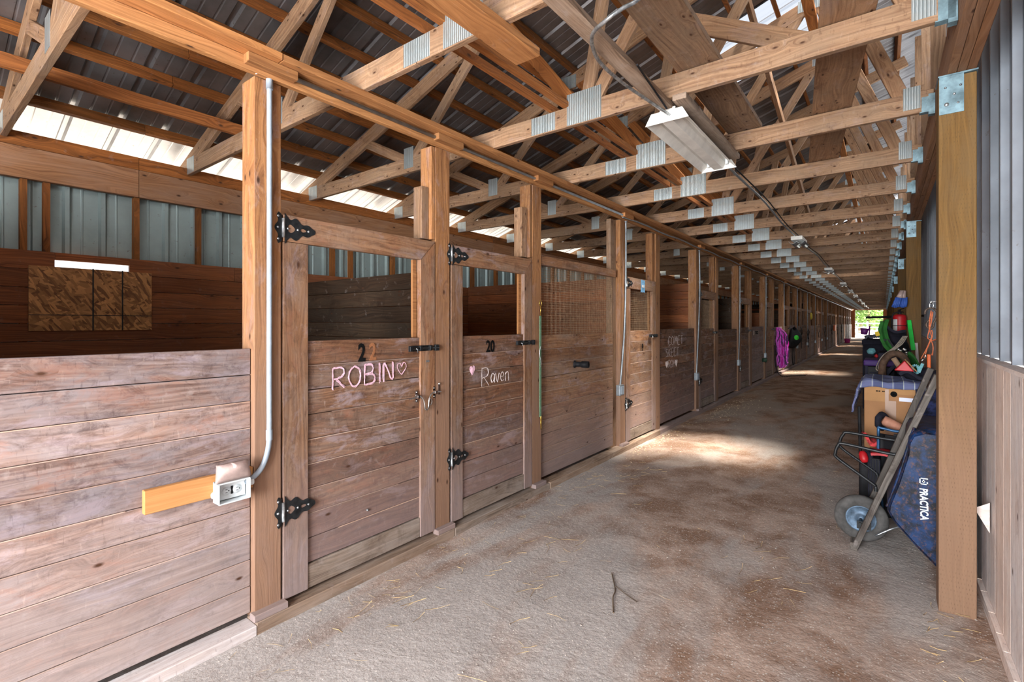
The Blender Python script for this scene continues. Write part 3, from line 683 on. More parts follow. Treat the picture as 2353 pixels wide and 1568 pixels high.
def chalk(parent, txt, y0, z0, size, wid, x, mat='chalkpink', slope=0, gap=.16, adv=None, passes=2, fill=None, w=None, jit=.012):
    m = MB(); cx = 0
    for ch in txt:
        if ch == ' ': cx += .5; continue
        mx = max(p[0] for s in STROKES[ch] for p in s)
        reps = passes if ch != fill else 9
        for s in STROKES[ch]:
            for k in range(reps):
                kj = (R(-jit, jit)*1.6, R(-jit, jit)*1.6)
                kk = 1 if ch != fill else 1-k*.11; cxm, cym = .42, .5
                pts = smooth_path([(0, (p[0]-cxm)*kk+cxm, (p[1]-cym)*kk+cym) for p in s], 4) if len(s) > 2 else [Vector((0, a[0]+(b_[0]-a[0])*i/5, a[1]+(b_[1]-a[1])*i/5)) for a, b_ in [s] for i in range(6)]
                q = [Vector((x+.0006*k, y0+(cx+p.y+R(-jit, jit)+kj[0])*size*wid, z0+(p.z+R(-jit, jit)+kj[1])*size+slope*(cx+p.y)*size)) for p in pts]
                hw = (w or size*.034)*R(.6, 1.15); b = len(m.v)
                for i, p in enumerate(q):
                    d = (q[min(i+1, len(q)-1)]-q[max(i-1, 0)]); nn = Vector((0, -d.z, d.y)); nn = nn.normalized() if nn.length > 0 else Vector((0, 1, 0)); ww = hw*R(.6, 1.2)
                    m.v += [p+nn*ww, p-nn*ww, p-nn*ww*.9+Vector((.001, 0, 0)), p+nn*ww*.9+Vector((.001, 0, 0))]
                for i in range(len(q)-1):
                    a = b+i*4; m.face([a+3, a+2, a+6, a+7], [(0, 0)]*4, (.5, .5)); m.face([a, a+3, a+7, a+4], [(0, 0)]*4, (.5, .5)); m.face([a+2, a+1, a+5, a+6], [(0, 0)]*4, (.5, .5))
        cx += mx+gap
    return m.build('chalk_name', M[mat], parent)
def wire(m, x, y0, y1, z0, z1, pitch=.0246, w=.0010):
    y = y0
    while y <= y1: m.box(x-w, x+w, y-w, y+w, z0, z1, 'z'); y += pitch
    z = z0
    while z <= z1: m.box(x-w*.6, x+w*1.6, y0, y1, z-w, z+w, 'y'); z += pitch
def door(y0, y1, label, z0=.035, z1=2.145, sw=.145, win=(1.45, 2.0), n=10, mat='door', mesh=False, hinges=True, bolt=True, group=None, solid=False, k=1.0):
    t = root('stall_door', (XL, (y0+y1)/2, z0), label, 'stall door', group or 'plank stall doors')
    m = MB(); m.box(-2.635, -2.597, y0, y0+sw, z0, z1-.148, 'z'); m.build('stile', M['frame'], t, bevel=.003, seg=2)
    m = MB(); m.box(-2.635, -2.597, y1-sw*.95, y1, z0, z1-.01, 'z'); m.build('stile', M['frame'], t, bevel=.003, seg=2)
    # top rail with mitred end at the latch side
    m = MB(); e = sw*.95
    m.prism([(y0-y0, 0), (y1-y0-e, 0), (y1-y0, .145), (0, .145)], (-2.632, y0, z1-.146), (0, 1, 0), (0, 0, 1), (1, 0, 0), .038); 
    m.uv = [(u[0]+3.1, u[1]+7.7) for u in m.uv]; m.build('top_rail', M['frame'], t, bevel=.002)
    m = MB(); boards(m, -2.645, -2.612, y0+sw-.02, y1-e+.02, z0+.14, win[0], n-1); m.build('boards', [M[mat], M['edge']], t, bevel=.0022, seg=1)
    m = MB(); m.prism([(0, 0), (y1-y0-sw-e, 0), (y1-y0-sw-e, .135), (0, .135)], (-2.64, y0+sw, z0), (0, 1, 0), (0, 0, 1), (1, 0, 0), .036, tint=(.5, 1)); m.uv = [(u[0]+13.1, u[1]+5.7) for u in m.uv]; m.build('bottom_rail', M['grey'], t, bevel=.003)
    m = MB(); m.box(-2.66, -2.64, y1-e-.035, y1-e, win[0], win[1]); m.build('window_strip', M['beam'], t)
    if mesh:
        m = MB(); wire(m, -2.638, y0+sw-.01, y1-e+.0, win[0], win[1]-.02); m.build('wire_mesh', M['mesh'], t)
    if hinges:
        for z in (z1-.075, .52): hinge(t, y0-.004, z, k)
    if bolt: barrel_bolt(t, y1-.25, y1+.055, 1.372 if k == 1 else 1.375)
    return t
d22 = door(1.332, 2.458, 'stall door marked 22 with ROBIN chalked in pink')
d20 = door(2.628, 3.688, 'stall door marked 20 with Raven chalked in white', sw=.125)
d19 = door(5.77, 6.775, 'sunlit stall door marked 19 with wire mesh window', sw=.13, mesh=True, mat='frame')
place_mesh('number', text_mesh('2', .155, .002, .0045, .72), M['ink'], frame_left(XL-.009, 1.842, 1.358), d22)
place_mesh('number', text_mesh('2', .155, .002, .0035, .72), M['ghost'], frame_left(XL-.0095, 1.925, 1.36), d22)
place_mesh('number', text_mesh('20', .135, .002, .0035, .82), M['ink'], frame_left(XL-.009, 3.10, 1.352), d20)
place_mesh('number', text_mesh('19', .135, .002, .003, .82), M['ink'], frame_left(XL-.009, 6.30, 1.215), d19)
chalk(d22, 'ROBIN', 1.635, 1.155, .125, 1.05, XL-.0095, slope=.02, gap=.20, passes=6, w=.0019, jit=.024)
chalk(d22, '<', 2.12, 1.20, .085, 1.1, XL-.0095, passes=3, w=.0016, jit=.02)
chalk(d20, '<', 2.845, 1.135, .075, .95, XL-.0095, fill='<', w=.003)
chalk(d20, 'R', 2.99, 1.03, .15, .95, XL-.0095, 'chalk', passes=3, w=.0017, jit=.016); chalk(d20, 'aven', 3.10, 1.05, .125, .92, XL-.0095, 'chalk', passes=3, gap=.12, w=.0017, jit=.016)
chalk(d19, 'J', 6.18, .80, .2, .5, XL-.0095, 'ghost', passes=1, w=.002)
# chain-style latch on door 22
lt = MB(); zz = 1.035
lt.tube(smooth_path([(XL+.02, 2.205, zz-.01), (XL+.02, 2.26, zz-.002), (XL+.02, 2.30, zz), (XL+.028, 2.325, zz-.03), (XL+.03, 2.335, zz-.085), (XL+.03, 2.352, zz-.1), (XL+.03, 2.37, zz-.08), (XL+.028, 2.38, zz-.02), (XL+.022, 2.41, zz+.01), (XL+.02, 2.46, zz+.014), (XL+.02, 2.50, zz+.012)], 5), .0058, 8)
la = lt.build('gate_latch', M['chrome'], d22)
m = MB()
for y, z in ((2.283, zz), (2.45, zz+.012)):
    m.box(XL-.002, XL+.003, y-.01, y+.01, z-.04, z+.04, 'z'); m.box(XL+.003, XL+.03, y-.008, y+.008, z-.012, z+.012, 'z')
    for q in (-.03, .03): m.lathe([(.006, 0), (.004, .004), (0, .005)], (XL+.003, y, z+q), (1, 0, 0), 8)
m.box(XL-.001, XL+.004, 2.49, 2.506, zz-.01, zz+.075, 'z'); m.lathe([(.009, 0), (.009, .008), (0, .01)], (XL+.004, 2.498, zz+.07), (1, 0, 0), 10)
m.build('keeper', M['chrome'], la)
m = MB(); m.tube([(XL+.014, 2.40+.017*math.cos(a*.52), zz-.052+.022*math.sin(a*.52)) for a in range(12)], .004, 6, closed=True); m.lathe([(.011, 0), (.011, .01), (0, .012)], (XL-.004, 2.40, zz-.045), (1, 0, 0), 8); m.build('ring', M['chrome'], la)
m = MB(); m.box(XL-.004, XL+.002, 2.36, 2.372, 1.255, 1.30, 'z'); m.box(XL-.003, XL+.006, 2.37, 2.40, 1.27, 1.284); m.build('strike_plate', M['zinc'], d22)
m = MB(); m.lathe([(.007, 0), (.007, .012), (.0, .014)], (XL-.01, 1.88, .36), (1, 0, 0), 8); m.build('screw', M['zinc'], d22)
# mesh panel between door 20 and door 19
t = root('stall_wall', (XL, 4.65, .05), 'stall wall right of the door marked 20 with wire mesh above the boards', 'stall wall')
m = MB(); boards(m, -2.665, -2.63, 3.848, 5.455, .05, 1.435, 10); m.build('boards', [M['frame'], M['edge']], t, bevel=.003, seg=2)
m = MB(); m.box(-2.65, -2.612, 3.848, 5.50, 2.115, 2.205); m.build('top_rail', M['frame'], t, bevel=.003)
m = MB(); wire(m, -2.645, 3.85, 5.455, 1.43, 2.12); m.build('wire_mesh', M['mesh'], t)
m = MB(); m.lathe([(.04, 0), (.04, .012), (.028, .02), (.026, .07), (.036, .085), (.036, .16), (.028, .16), (.022, .05)], (-2.63, 4.52, 1.11), (1, .25, 0), 16); m.build('pipe_stub', M['black'], t)
# chalked panel
t = root('stall_wall', (XL, 7.7, .05), 'board stall wall chalked COMET SKEET ROY between hearts', 'stall wall')
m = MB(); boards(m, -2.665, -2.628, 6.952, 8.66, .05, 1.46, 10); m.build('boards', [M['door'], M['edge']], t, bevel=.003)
chalk(t, 'COMET', 7.36, 1.21, .135, 1.3, -2.624, 'chalk', passes=1, gap=.2, w=.0036); chalk(t, 'SKEET', 7.26, 1.03, .125, 1.3, -2.624, 'chalk', passes=1, gap=.2, w=.0032)
chalk(t, '<ROY<', 7.24, .86, .115, 1.2, -2.624, 'chalk', passes=1, gap=.1, fill='<', w=.003)
chalk(t, 'I T T', 7.32, .76, .09, 1.3, -2.624, 'ghost', passes=1, w=.002)
# blue sign on door 19
s = MB(); s.prism([(0, 0), (.03, .012), (.06, 0), (.09, .01), (.125, 0), (.125, .165), (.09, .172), (.06, .162), (.03, .175), (0, .17)], (XL+.001, 6.235, 1.965), (0, 1, 0), (0, 0, 1), (1, 0, 0), .008)
sg = s.build('door_sign', plain('blue_sign_paint', srgb(110, 160, 200), .5, 0, .25, 30), label='small blue name sign with pale lettering on the rail of the door marked 19', cat='sign')
place_mesh('lettering', text_mesh('BELLE', .043, .002, .002, .8), M['wplastic'], frame_left(XL+.0105, 6.297, 2.048), sg)
# ------------------------------------------------ the rest of the stall row
P0 = 5.6+3.08
far = 'stall front posts'
for k in range(0, 18):
    y = P0+3.08*k; dk = random.random()
    if y > 59: break
    near = k < 4
    nm = ['second', 'third', 'fourth', 'fifth', 'sixth', 'seventh', 'eighth'][k] if k < 7 else None
    lab = (lambda what: '%s of the %s stall past the door marked 19' % (what, nm)) if nm else (lambda what: '%s in the distant stalls near the far doorway' % what)
    post(y, y+.15, lab('conduit-side post'))
    post(y+1.28, y+1.43, lab('latch-side post'), extra=[(y+1.2, y+1.275, 2.1, 2.84, .02)])
    door(y+.16, y+1.27, lab('plank door'), sw=.13, mesh=(k in (0, 2, 5)), hinges=k < 4, bolt=k < 5, mat=random.choice(['door', 'frame', 'stall']) if k > 1 else 'door')
    t = root('stall_wall', (XL, y+2.2, .05), lab('low board wall'), 'stall wall', 'low board walls of the distant stalls')
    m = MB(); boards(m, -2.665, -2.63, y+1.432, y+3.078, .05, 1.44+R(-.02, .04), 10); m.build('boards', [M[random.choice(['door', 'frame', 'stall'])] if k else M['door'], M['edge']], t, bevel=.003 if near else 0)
    if k in (3, 4, 6, 8, 9, 11):
        m = MB(); m.box(-2.65, -2.612, y+1.43, y+3.08, 2.05, 2.14)
        m.build('top_rail', M['frame'], t)
        for q in (1, 2, 3):
            m = MB(); m.box(-2.65, -2.62, y+1.43+.41*q-.02, y+1.43+.41*q+.02, 1.44, 2.06, 'z'); m.build('bar', M['frame'], t)
# ------------------------------------------------ electrics
m = MB(); pts = [(-2.545, 1.285, 2.885)]
y = 1.285
m.tube([(-2.548, 1.26, 2.884), (-2.545, 4.2, 2.884), (-2.545, 5.55, 2.882)], .0125, 10)
for y in (2.46, 2.48, 3.75): m.lathe([(.0165, 0), (.0165, .045)], (-2.545, y, 2.884), (0, 1, 0), 10)
y = 5.55; pts = []
while y < 60: pts.append((-2.545, y, 2.875-.02*math.sin(y*2.03)**2)); y += .4
m.tube(pts, .0115, 8)
m.build('conduit_pipe', M['pvcd'], label='long pale conduit fixed along the header over the stall doors', cat='conduit')
c = root('conduit_drop', (-2.58, 1.25, .75), 'pale grey plastic conduit running down the first post to the outlet box', 'conduit')
m = MB(); m.tube(smooth_path([(-2.582, 1.25, 2.87), (-2.582, 1.25, 2.0), (-2.584, 1.25, 1.3), (-2.584, 1.25, .98), (-2.584, 1.243, .88), (-2.584, 1.215, .80), (-2.584, 1.17, .755), (-2.584, 1.12, .74)], 6), .0135, 12); m.build('pipe', M['pvc'], c)
m = MB(); m.tube([(-2.582, 1.25, 2.79), (-2.582, 1.25, 2.865), (-2.566, 1.255, 2.89), (-2.55, 1.275, 2.888), (-2.545, 1.32, 2.884)], .0175, 12); m.lathe([(.0165, 0), (.0165, .055)], (-2.584, 1.25, .93), (0, 0, 1), 12); m.build('elbow', M['pvc'], c)
m = MB(); m.beam((-2.572, 1.175, 2.842), (-2.572, 1.23, 2.872), .006, .008); m.build('strap', M['wplastic'], c)
m = MB(); m.box(-2.636, -2.602, .708, 1.176, .695, .802, tint=(.8, .5)); m.build('mounting_board', M['pine'], bevel=.003, label='bright new pine board screwed to the stall wall behind the outlet box', cat='board')
ob = root('outlet_box', (-2.58, 1.05, .67), 'open white weatherproof outlet box with raised cover on the pine board', 'outlet box')
m = MB(); Y0, Y1, Z0, Z1 = .985, 1.135, .668, .772
m.box(-2.602, -2.596, Y0, Y1, Z0, Z1)
for a in ((Y0, Y0+.006, Z0, Z1), (Y1-.006, Y1, Z0, Z1), (Y0, Y1, Z0, Z0+.006), (Y0, Y1, Z1-.006, Z1)): m.box(-2.6, -2.535, *a)
m.build('housing', M['wplastic'], ob, bevel=.002)
m = MB(); m.box(-2.596, -2.575, Y0+.012, Y1-.012, Z0+.012, Z1-.012); m.build('faceplate', M['wplastic'], ob)
m = MB()
for yy in (1.035, 1.085):
    m.lathe([(.021, 0), (.021, .003), (0, .004)], (-2.575, yy, .72), (1, 0, 0), 16)
r1 = m.build('receptacle', M['wplastic'], ob)
m = MB()
for yy in (1.035, 1.085):
    for dz in (-.007, .007): m.box(-2.572, -2.5705, yy-.006, yy+.004, .72+dz-.0012, .72+dz+.0012)
    m.lathe([(.003, 0), (.003, .0012), (0, .0013)], (-2.572, yy+.01, .72), (1, 0, 0), 8)
m.box(-2.575, -2.5735, 1.055, 1.066, .70, .74); m.build('slots', M['black'], r1)
m = MB()
def cov(a, b_):
    # hood swung up above the box
    y = Y0-.012+(Y1-Y0+.02)*a; k = math.sin(min(a, 1-a)*math.pi*1.0)**.35 if 0 < a < 1 else 0
    t_ = b_; out = .075*math.sin(math.pi*min(1, t_*1.0))*k
    return (-2.545-.02*t_+out*.55, y+(.012 if a < .5 else -.012)*t_, Z1+.002+.085*t_+out*.35)
m.grid(cov, 14, 10, thick=.003); m.build('cover', M['cover'], ob)
m = MB(); m.lathe([(.017, 0), (.017, .012), (.012, .018), (0, .018)], (-2.57, Y0, .715), (0, -1, 0), 12); m.lathe([(.019, 0), (.019, .03)], (-2.584, Y1, .735), (0, 1, 0), 12); m.build('knockout', M['wplastic'], ob)
def drop(y, zb, label, off=0, mat='pvcd', bow=.0):
    c = root('conduit_drop', (-2.58, y, zb), label, 'conduit', 'conduit drops down the stall posts')
    m = MB(); m.tube(smooth_path([(-2.585, y+off, 2.87), (-2.585, y+off+bow, 2.2), (-2.583, y+off*.6-.03, 1.5), (-2.58, y-.12, .9), (-2.578, y-.16, zb+.1)], 5), .012, 8); m.build('pipe', M[mat], c)
    m = MB(); m.lathe([(.019, 0), (.019, .05)], (-2.585, y+off, 2.83), (0, 0, 1), 10); m.build('elbow', M[mat], c)
    m = MB(); m.box(-2.60, -2.545, y-.225, y-.10, zb, zb+.13, 'z'); bx = m.build('junction_box', M['pvcd'], c, bevel=.006, seg=2)
    m = MB(); m.box(-2.545, -2.537, y-.205, y-.12, zb+.015, zb+.115, 'z'); m.build('box_lid', M['pvc'], bx, bevel=.004)
drop(5.70, .66, 'grey conduit dropping beside the door marked 19 to a small box', .03)
drop(8.78, .56, 'bowed conduit dropping to a dark socket box beyond the chalked wall', .02, bow=.04)
for k in range(1, 9): drop(8.78+3.08*k, .6, 'thin conduit dropping to a box on a post further down the aisle' if k > 1 else 'third conduit drop along the stall fronts, with a dark box below')
# ------------------------------------------------ light fitting
lf = root('light_fitting', (-1.09, 3.63, 2.85), 'white two-channel fluorescent light fitting hanging under the trusses', 'light fitting')
LX, LZ = -1.09, 2.885
def refl(a, b_):
    prof = [(-.135, -.056), (-.088, -.012), (-.084, .012), (-.060, .012), (-.056, -.012), (-.034, -.050), (.034, -.050), (.056, -.012), (.060, .012), (.084, .012), (.088, -.012), (.135, -.056)]
    i = a*(len(prof)-1); j = min(int(i), len(prof)-2); f = i-j
    x = prof[j][0]*(1-f)+prof[j+1][0]*f; z = prof[j][1]*(1-f)+prof[j+1][1]*f
    return (LX+x, 3.03+1.22*b_, LZ+z)
m = MB(); m.grid(refl, 44, 4, thick=.002, smooth=False); m.build('reflector', M['white'], lf)
for yy in (3.02, 4.245):
    m = MB(); m.prism([(-.14, -.06), (.14, -.06), (.10, .012), (-.10, .012)], (LX, yy, LZ), (1, 0, 0), (0, 0, 1), (0, 1, 0), .006); m.build('end_cap', M['white'], lf, bevel=.002)
m = MB(); m.box(LX-.05, LX+.05, 3.04, 4.23, LZ+.014, LZ+.035); m.build('ballast_housing', M['white'], lf)
for dx in (-.072, .072):
    for ya in (3.035, 4.205): MB().box(LX+dx-.010, LX+dx+.010, ya, ya+.022, LZ-.03, LZ+.01, 'z').build('lamp_holder', M['wplastic'], lf)
m = MB(); pts = smooth_path([(-0.799, 2.05, 3.039), (-0.844, 1.99, 2.949), (-0.896, 1.95, 2.912), (-0.958, 1.93, 2.878), (-1.06, 1.99, 2.881), (-1.12, 2.11, 2.881), (-1.147, 2.26, 2.879), (-1.144, 2.49, 2.88), (-1.121, 2.74, 2.882), (-1.07, 3.02, 2.864)], 14)
rr = [.0085+(.0012 if i % 2 else 0) for i in range(len(pts))]; m.tube(pts, rr, 10); m.build('flexible_conduit', M['zinc'], label='ribbed flexible metal conduit looping down to the light fitting', cat='cable')
m = MB(); m.tube([(-1.02, 2.4, 2.90), (-1.08, 3.0, 2.90)], .006, 6); m.build('cable', M['black'], label='thin dark cable beside the flexible conduit', cat='cable')
# lamps and pipe run further down
m = MB(); pts = []; y = 4.25
while y < 56: pts.append((-1.09-.02*math.sin(y*.9), y, 2.925+.012*math.sin(y*2.3))); y += .5
m.tube(pts, .011, 8); m.build('conduit_pipe', M['pvcd'], label='conduit running down the middle under the truss chords between lamps', cat='conduit')
m = MB(); m.tube([(p[0]+.035, p[1], p[2]+.008) for p in pts], .007, 6); m.build('conduit_pipe', M['black'], label='dark cable running beside the middle conduit under the chords', cat='cable')
LY = [9.1, 14.6, 20.0, 24.5, 29.0, 34.0, 40.0, 46.0]
l0 = None
for k, y in enumerate(LY):
    if l0 is None:
        l0 = root('ceiling_lamp', (0, 0, 0), '', 'ceiling lamp', 'caged lamps along the middle conduit')
        m = MB(); m.box(-.08, .08, -.3, .3, -.03, .03); m.build('lamp_base', M['white'], l0, bevel=.004)
        m = MB(); m.grid(lambda a, b_: (-.11+.22*a, -.3+.6*b_, -.05-.04*abs(math.sin(a*6.28))), 12, 2, thick=.002); m.build('reflector', M['zinc'], l0)
        L = l0
    else: L = copy_tree(l0)
    L.location = (-1.09, y, 2.90)
    L['label'] = ['small lamp under the chords, first beyond the long light fitting', 'second lamp beyond the long light fitting', 'third lamp beyond the long light fitting'][k] if k < 3 else 'small shiny lamp in the far row under the chords'
# ================================================================ right side
wr = MB(); y = YS
while y < 40:
    w = R(.16, .26); wr.box(.455, .478, y, min(y+w, 40)-.003, .0, 1.33, 'z', tint=(R(.65, 1), R(.3, 1))); y += w
wr.box(.455, .478, 40, YE, 0, 1.33, 'y')
wallr = wr.build('wall_right', M['barn'], kind='structure')
m = MB(); m.box(.438, .50, YS, YE, 1.331, 1.35); m.build('trim_1', M['barn'], kind='structure')
m = MB(); m.box(.430, .454, YS, 3.9, .0, .06); m.build('baseboard_right', M['barn'], kind='structure')
m = MB(); vribbed(m, .52, YS, YE, 1.35, 3.85, -1, pitch=.30, step=.032); m.build('upper_sheeting', M['sheet'], wallr)
y = .2
while y < 40: MB().box(.30, .39, y, y+.038, 3.112, 4.98, 'z').build('stud', M['truss'], wallr); y += 1.222
m = MB(); vribbed(m, .52, YS, YE, 3.85, 5.1, -1, pitch=.30, step=.03)
m.build('window_6', M['frost'], kind='structure')
hb = root('header_beam', (.33, 29, 2.86), 'three-ply timber header along the right wall over the treated posts', 'beam')
for i in range(3):
    m = MB(); y = YS
    while y < YE: y2 = min(y+R(3.8, 5.5), YE); m.box(.27+.0385*i, .27+.0385*i+.037, y, y2-.003, 2.875, 3.11); y = y2
    m.build('ply', M['girt'], hb, bevel=.003)
RP = [3.46+4.66*k for k in range(12)]
for k, y in enumerate(RP):
    lab = ['large treated post in the right foreground', 'treated post behind the fire extinguisher and green strap'][k] if k < 2 else ('treated post just behind the fire extinguisher' if k == 2 else 'treated post in the far row along the right wall')
    t = root('treated_post', (.31, y+.07, 0), lab, 'post', 'treated posts along the right wall')
    m = MB(); m.box(.235, .385, y, y+.15, -.02, 2.862, 'z', tint=(R(.4, .7), .5)); m.build('shaft', M['treated'], t, bevel=.004, seg=2)
    m = MB(); m.box(.237, .335, y-.006, y-.001, 2.665, 2.868, 'z'); m.box(.232, .39, y-.012, y+.15, 2.864, 2.872); m.build('bracket', M['bluesteel'], t)
    m = MB()
    for dx, dz, r in ((.03, .05, .011), (.075, .05, .006), (.025, .14, .006), (.085, .14, .006), (.06, .10, .007)): m.lathe([(r, 0), (r*.8, .005), (0, .006)], (.237+dx, y-.006, 2.665+dz), (0, -1, 0), 10)
    m.build('bolts', M['zinc'], t)
# unseen barn end and partition, added to shade the stalls; open across the aisle
m = MB(); m.box(-5.3, -2.7, YS-.12, YS-.02, 0, 5.2, 'z'); m.box(.46, .66, YS-.12, YS-.02, 0, 5.2, 'z'); m.box(-2.7, .46, YS-.12, YS-.02, 2.92, 5.2, 'x'); m.build('wall_front', M['back'], kind='structure')
m = MB(); z = .02
while z < 2.3: m.box(XB+.01, -2.68, -.5, -.464, z, z+.136, 'x'); z += .14
m.build('stall_partition', M['back'], label='board partition at the near side of the first stall', cat='partition', group='board partitions between stalls')
# far end wall
m = MB(); m.box(-5.3, -2.35, YE, YE+.1, 0, 5); m.box(-.02, .5, YE, YE+.1, 0, 5); m.box(-2.35, -.02, YE, YE+.1, 2.9, 5); m.build('wall_back', M['back'], kind='structure')
# ================================================================ clutter along the right wall
def rrect(x0, x1, z0, z1, r, n=4):
    out = []
    for cx, cz, a0 in ((x1-r, z1-r, 0), (x0+r, z1-r, 90), (x0+r, z0+r, 180), (x1-r, z0+r, 270)):
        for i in range(n+1): a = math.radians(a0+90*i/n); out.append((cx+r*math.cos(a), cz+r*math.sin(a)))
    return out
EX, EZ, EYm = (1, 0, 0), (0, 0, 1), (0, -1, 0)
# wheelbarrow standing on its nose
wb = root('wheelbarrow', (.1, 4.15, 0), 'upturned wheelbarrow with rusty blue tray and grey wooden handles behind the foreground post', 'wheelbarrow')
for (a, b_, y0, y1) in ((0, 0, 4.05, 3.90), (0, 0, 4.31, 4.45)):
    m = MB(); m.beam((-.155, y0, .02), (.262, y1, 1.235), .036, .042, up=(0, 1, 0), tint=(.7 if y0 < 4.2 else .25, .5)); m.build('handle', M['silvered'], wb, bevel=.006, seg=2)
m = MB(); m.beam((-.16, 4.03, .025), (-.16, 4.33, .025), .045, .05); m.build('nose_brace', M['silvered'], wb, bevel=.005)
wc = Vector((-.125, 4.18, .185))
m = MB(); m.lathe([(.088, -.022), (.10, -.032), (.13, -.034), (.148, -.026), (.157, -.012), (.157, .012), (.148, .026), (.13, .034), (.10, .032), (.088, .022), (.088, -.022)], wc, (0, 1, 0), 36); tire = m.build('tire', plain('dusty_rubber', srgb(78, 76, 74), .85, 0, .25, 14, .3), wb)
m = MB(); m.lathe([(.0, -.03), (.02, -.03), (.024, -.016), (.05, -.010), (.080, -.022), (.089, -.026), (.089, .026), (.080, .022), (.05, .010), (.024, .016), (.02, .03), (0, .03)], wc, (0, 1, 0), 24)
m.build('rim', plain('worn_blue_rim', srgb(92, 112, 132), .55, .4, .35, 20), wb)
m = MB(); m.tube([wc+Vector((0, -.14, 0)), wc+Vector((0, .14, 0))], .009, 8); m.box(wc.x-.02, wc.x+.06, 4.055, 4.062, .15, .2, 'x'); m.box(wc.x-.02, wc.x+.06, 4.298, 4.304, .15, .2, 'x'); m.build('axle', M['iron'], wb)
m = MB(); m.tube(smooth_path([(-.045, 4.06, .12), (.08, 4.1, .2), (.16, 4.2, .16)], 5), .006, 6); m.build('nose_guard', M['zinc'], wb)
for y, pts in ((3.99, [(.085, .73), (.05, .70), (-.21, .728), (-.245, .715), (-.262, .66), (-.245, .62), (-.06, .49), (-.042, .47), (-.04, .44)]),
               (4.42, [(.10, .74), (.07, .71), (-.20, .728), (-.24, .71), (-.262, .65), (-.245, .60), (-.06, .47), (-.035, .44), (-.03, .41)])):
    m = MB(); m.tube(smooth_path([(x, y, z) for x, z in pts], 5), .0105, 8); m.build('leg', M['iron'], wb)
def rusty():
    n = NT('rusty_blue_steel'); n.set(Roughness=.5, Metallic=0, Specular_IOR_Level=.3); p = n.pos()
    f = n.noise(p, 9, 6, .7, .4); g = n.noise(p, 38, 5, .7)
    c = n.mix(n.mapr(f, .42, .6), srgb(14, 48, 92), srgb(4, 9, 22)); c = n.mix(n.mapr(g, .52, .64, 0, .7), c, srgb(96, 66, 54)); c = n.mix(n.mapr(g, .3, .4, .2, 0), c, srgb(90, 112, 130))
    n.l(c, n.b.inputs['Base Color']); n.bump(g, .2, .004); return n.m
M['rusty'] = rusty()
sil = [(.145, .885), (.125, .84), (.118, .76), (.07, .56), (.022, .40), (.018, .36), (.05, .30), (.16, .17), (.27, .055), (.33, .03), (.40, .05), (.42, .12), (.42, .80), (.40, .87), (.33, .905), (.2, .91)]
cx_, cz_ = .23, .48
m = MB(); st = [(3.845, .925), (3.849, .95), (3.86, .975), (3.885, .993), (3.93, 1.0), (4.42, 1.0), (4.47, .98), (4.50, .92)]
b = 0
for y, k in st:
    for x, z in sil: m.v.append(Vector((cx_+(x-cx_)*k, y, cz_+(z-cz_)*k)))
n_ = len(sil)
for i in range(len(st)-1):
    for j in range(n_): j2 = (j+1) % n_; m.face([i*n_+j, i*n_+j2, (i+1)*n_+j2, (i+1)*n_+j], [(0, 0)]*4, (.5, .5), True)
m.face(list(range(n_)), [(0, 0)]*n_, (.5, .5)); m.face([(len(st)-1)*n_+j for j in range(n_)][::-1], [(0, 0)]*n_, (.5, .5))
tray = m.build('tray', M['rusty'], wb)
m = MB(); m.tube(smooth_path([(.152, 3.90, .90), (.118, 3.90, .76), (.07, 3.90, .56), (.018, 3.90, .38)], 5), .009, 8); m.build('rim_lip', M['rusty'], tray)
T_ = Matrix(((0, 1, 0, .193), (0, 0, -1, 3.8435), (-1, 0, 0, .452), (0, 0, 0, 1))) @ Matrix.Rotation(.02, 4, 'Z')
place_mesh('lettering', text_mesh('PRACTICA', .052, .0015, .0018, .78), M['wplastic'], T_, tray)
m = MB(); b0 = .571
for q in ((0, 0, .040, .006), (0, .034, .040, .040), (0, 0, .006, .040), (.034, 0, .040, .018)): m.box(.173+q[0], .173+q[2], 3.842, 3.8445, b0+q[1], b0+q[3])
m.box(.186, .20, 3.842, 3.8445, b0+.014, b0+.022); m.box(.19, .196, 3.842, 3.8445, b0+.01, b0+.03)
m.build('emblem', M['wplastic'], tray)
# cardboard box
cb = plain('cardboard', srgb(146, 104, 66), .8, 0, .06, 6)
bx = root('cardboard_box', (.035, 5.1, .42), 'tall brown cardboard box with a white label under the plaid blanket', 'box')
m = MB(); m.box(-.125, .20, 4.90, 5.32, .42, 1.045, 'z'); m.build('carton', cb, bx, bevel=.004)
m = MB(); m.box(-.124, .199, 4.897, 4.9, .985, 1.05, 'x'); m.box(-.124, .025, 4.896, 4.90, .92, .985, 'x'); m.build('flap', plain('cardboard_flap', srgb(160, 118, 74), .8, 0, .06, 6), bx)
m = MB(); m.box(.01, .034, 4.8955, 4.8985, .42, 1.02, 'z'); m.box(.03, .08, 4.8975, 4.8985, .42, .93, 'z'); m.build('tape', plain('brown_tape', srgb(130, 90, 56), .35, 0, .05, 6), bx)
m = MB(); m.box(.098, .188, 4.894, 4.8975, .932, .962, 'x'); m.build('shipping_label', plain('pale_label', srgb(206, 210, 226), .6, 0, .03, 6), bx)
m = MB(); m.lathe([(.022, 0), (.022, .0015), (.017, .0015), (.017, .0008), (.009, .0008), (.009, .0015), (0, .0015)], (.065, 4.8955, .985), (0, -1, 0), 20); m.box(.062, .068, 4.8935, 4.895, .963, 1.007, 'z'); m.box(.045, .085, 4.8935, 4.895, .982, .988, 'z')
m.build('printed_mark', M['ink'], bx)
m = MB()
for x, w in ((-.048, .012), (-.032, .012), (-.008, .008), (.002, .006)): m.box(x, x+w, 4.8945, 4.8965, .998, 1.006)
m.build('printed_mark', M['ink'], bx)
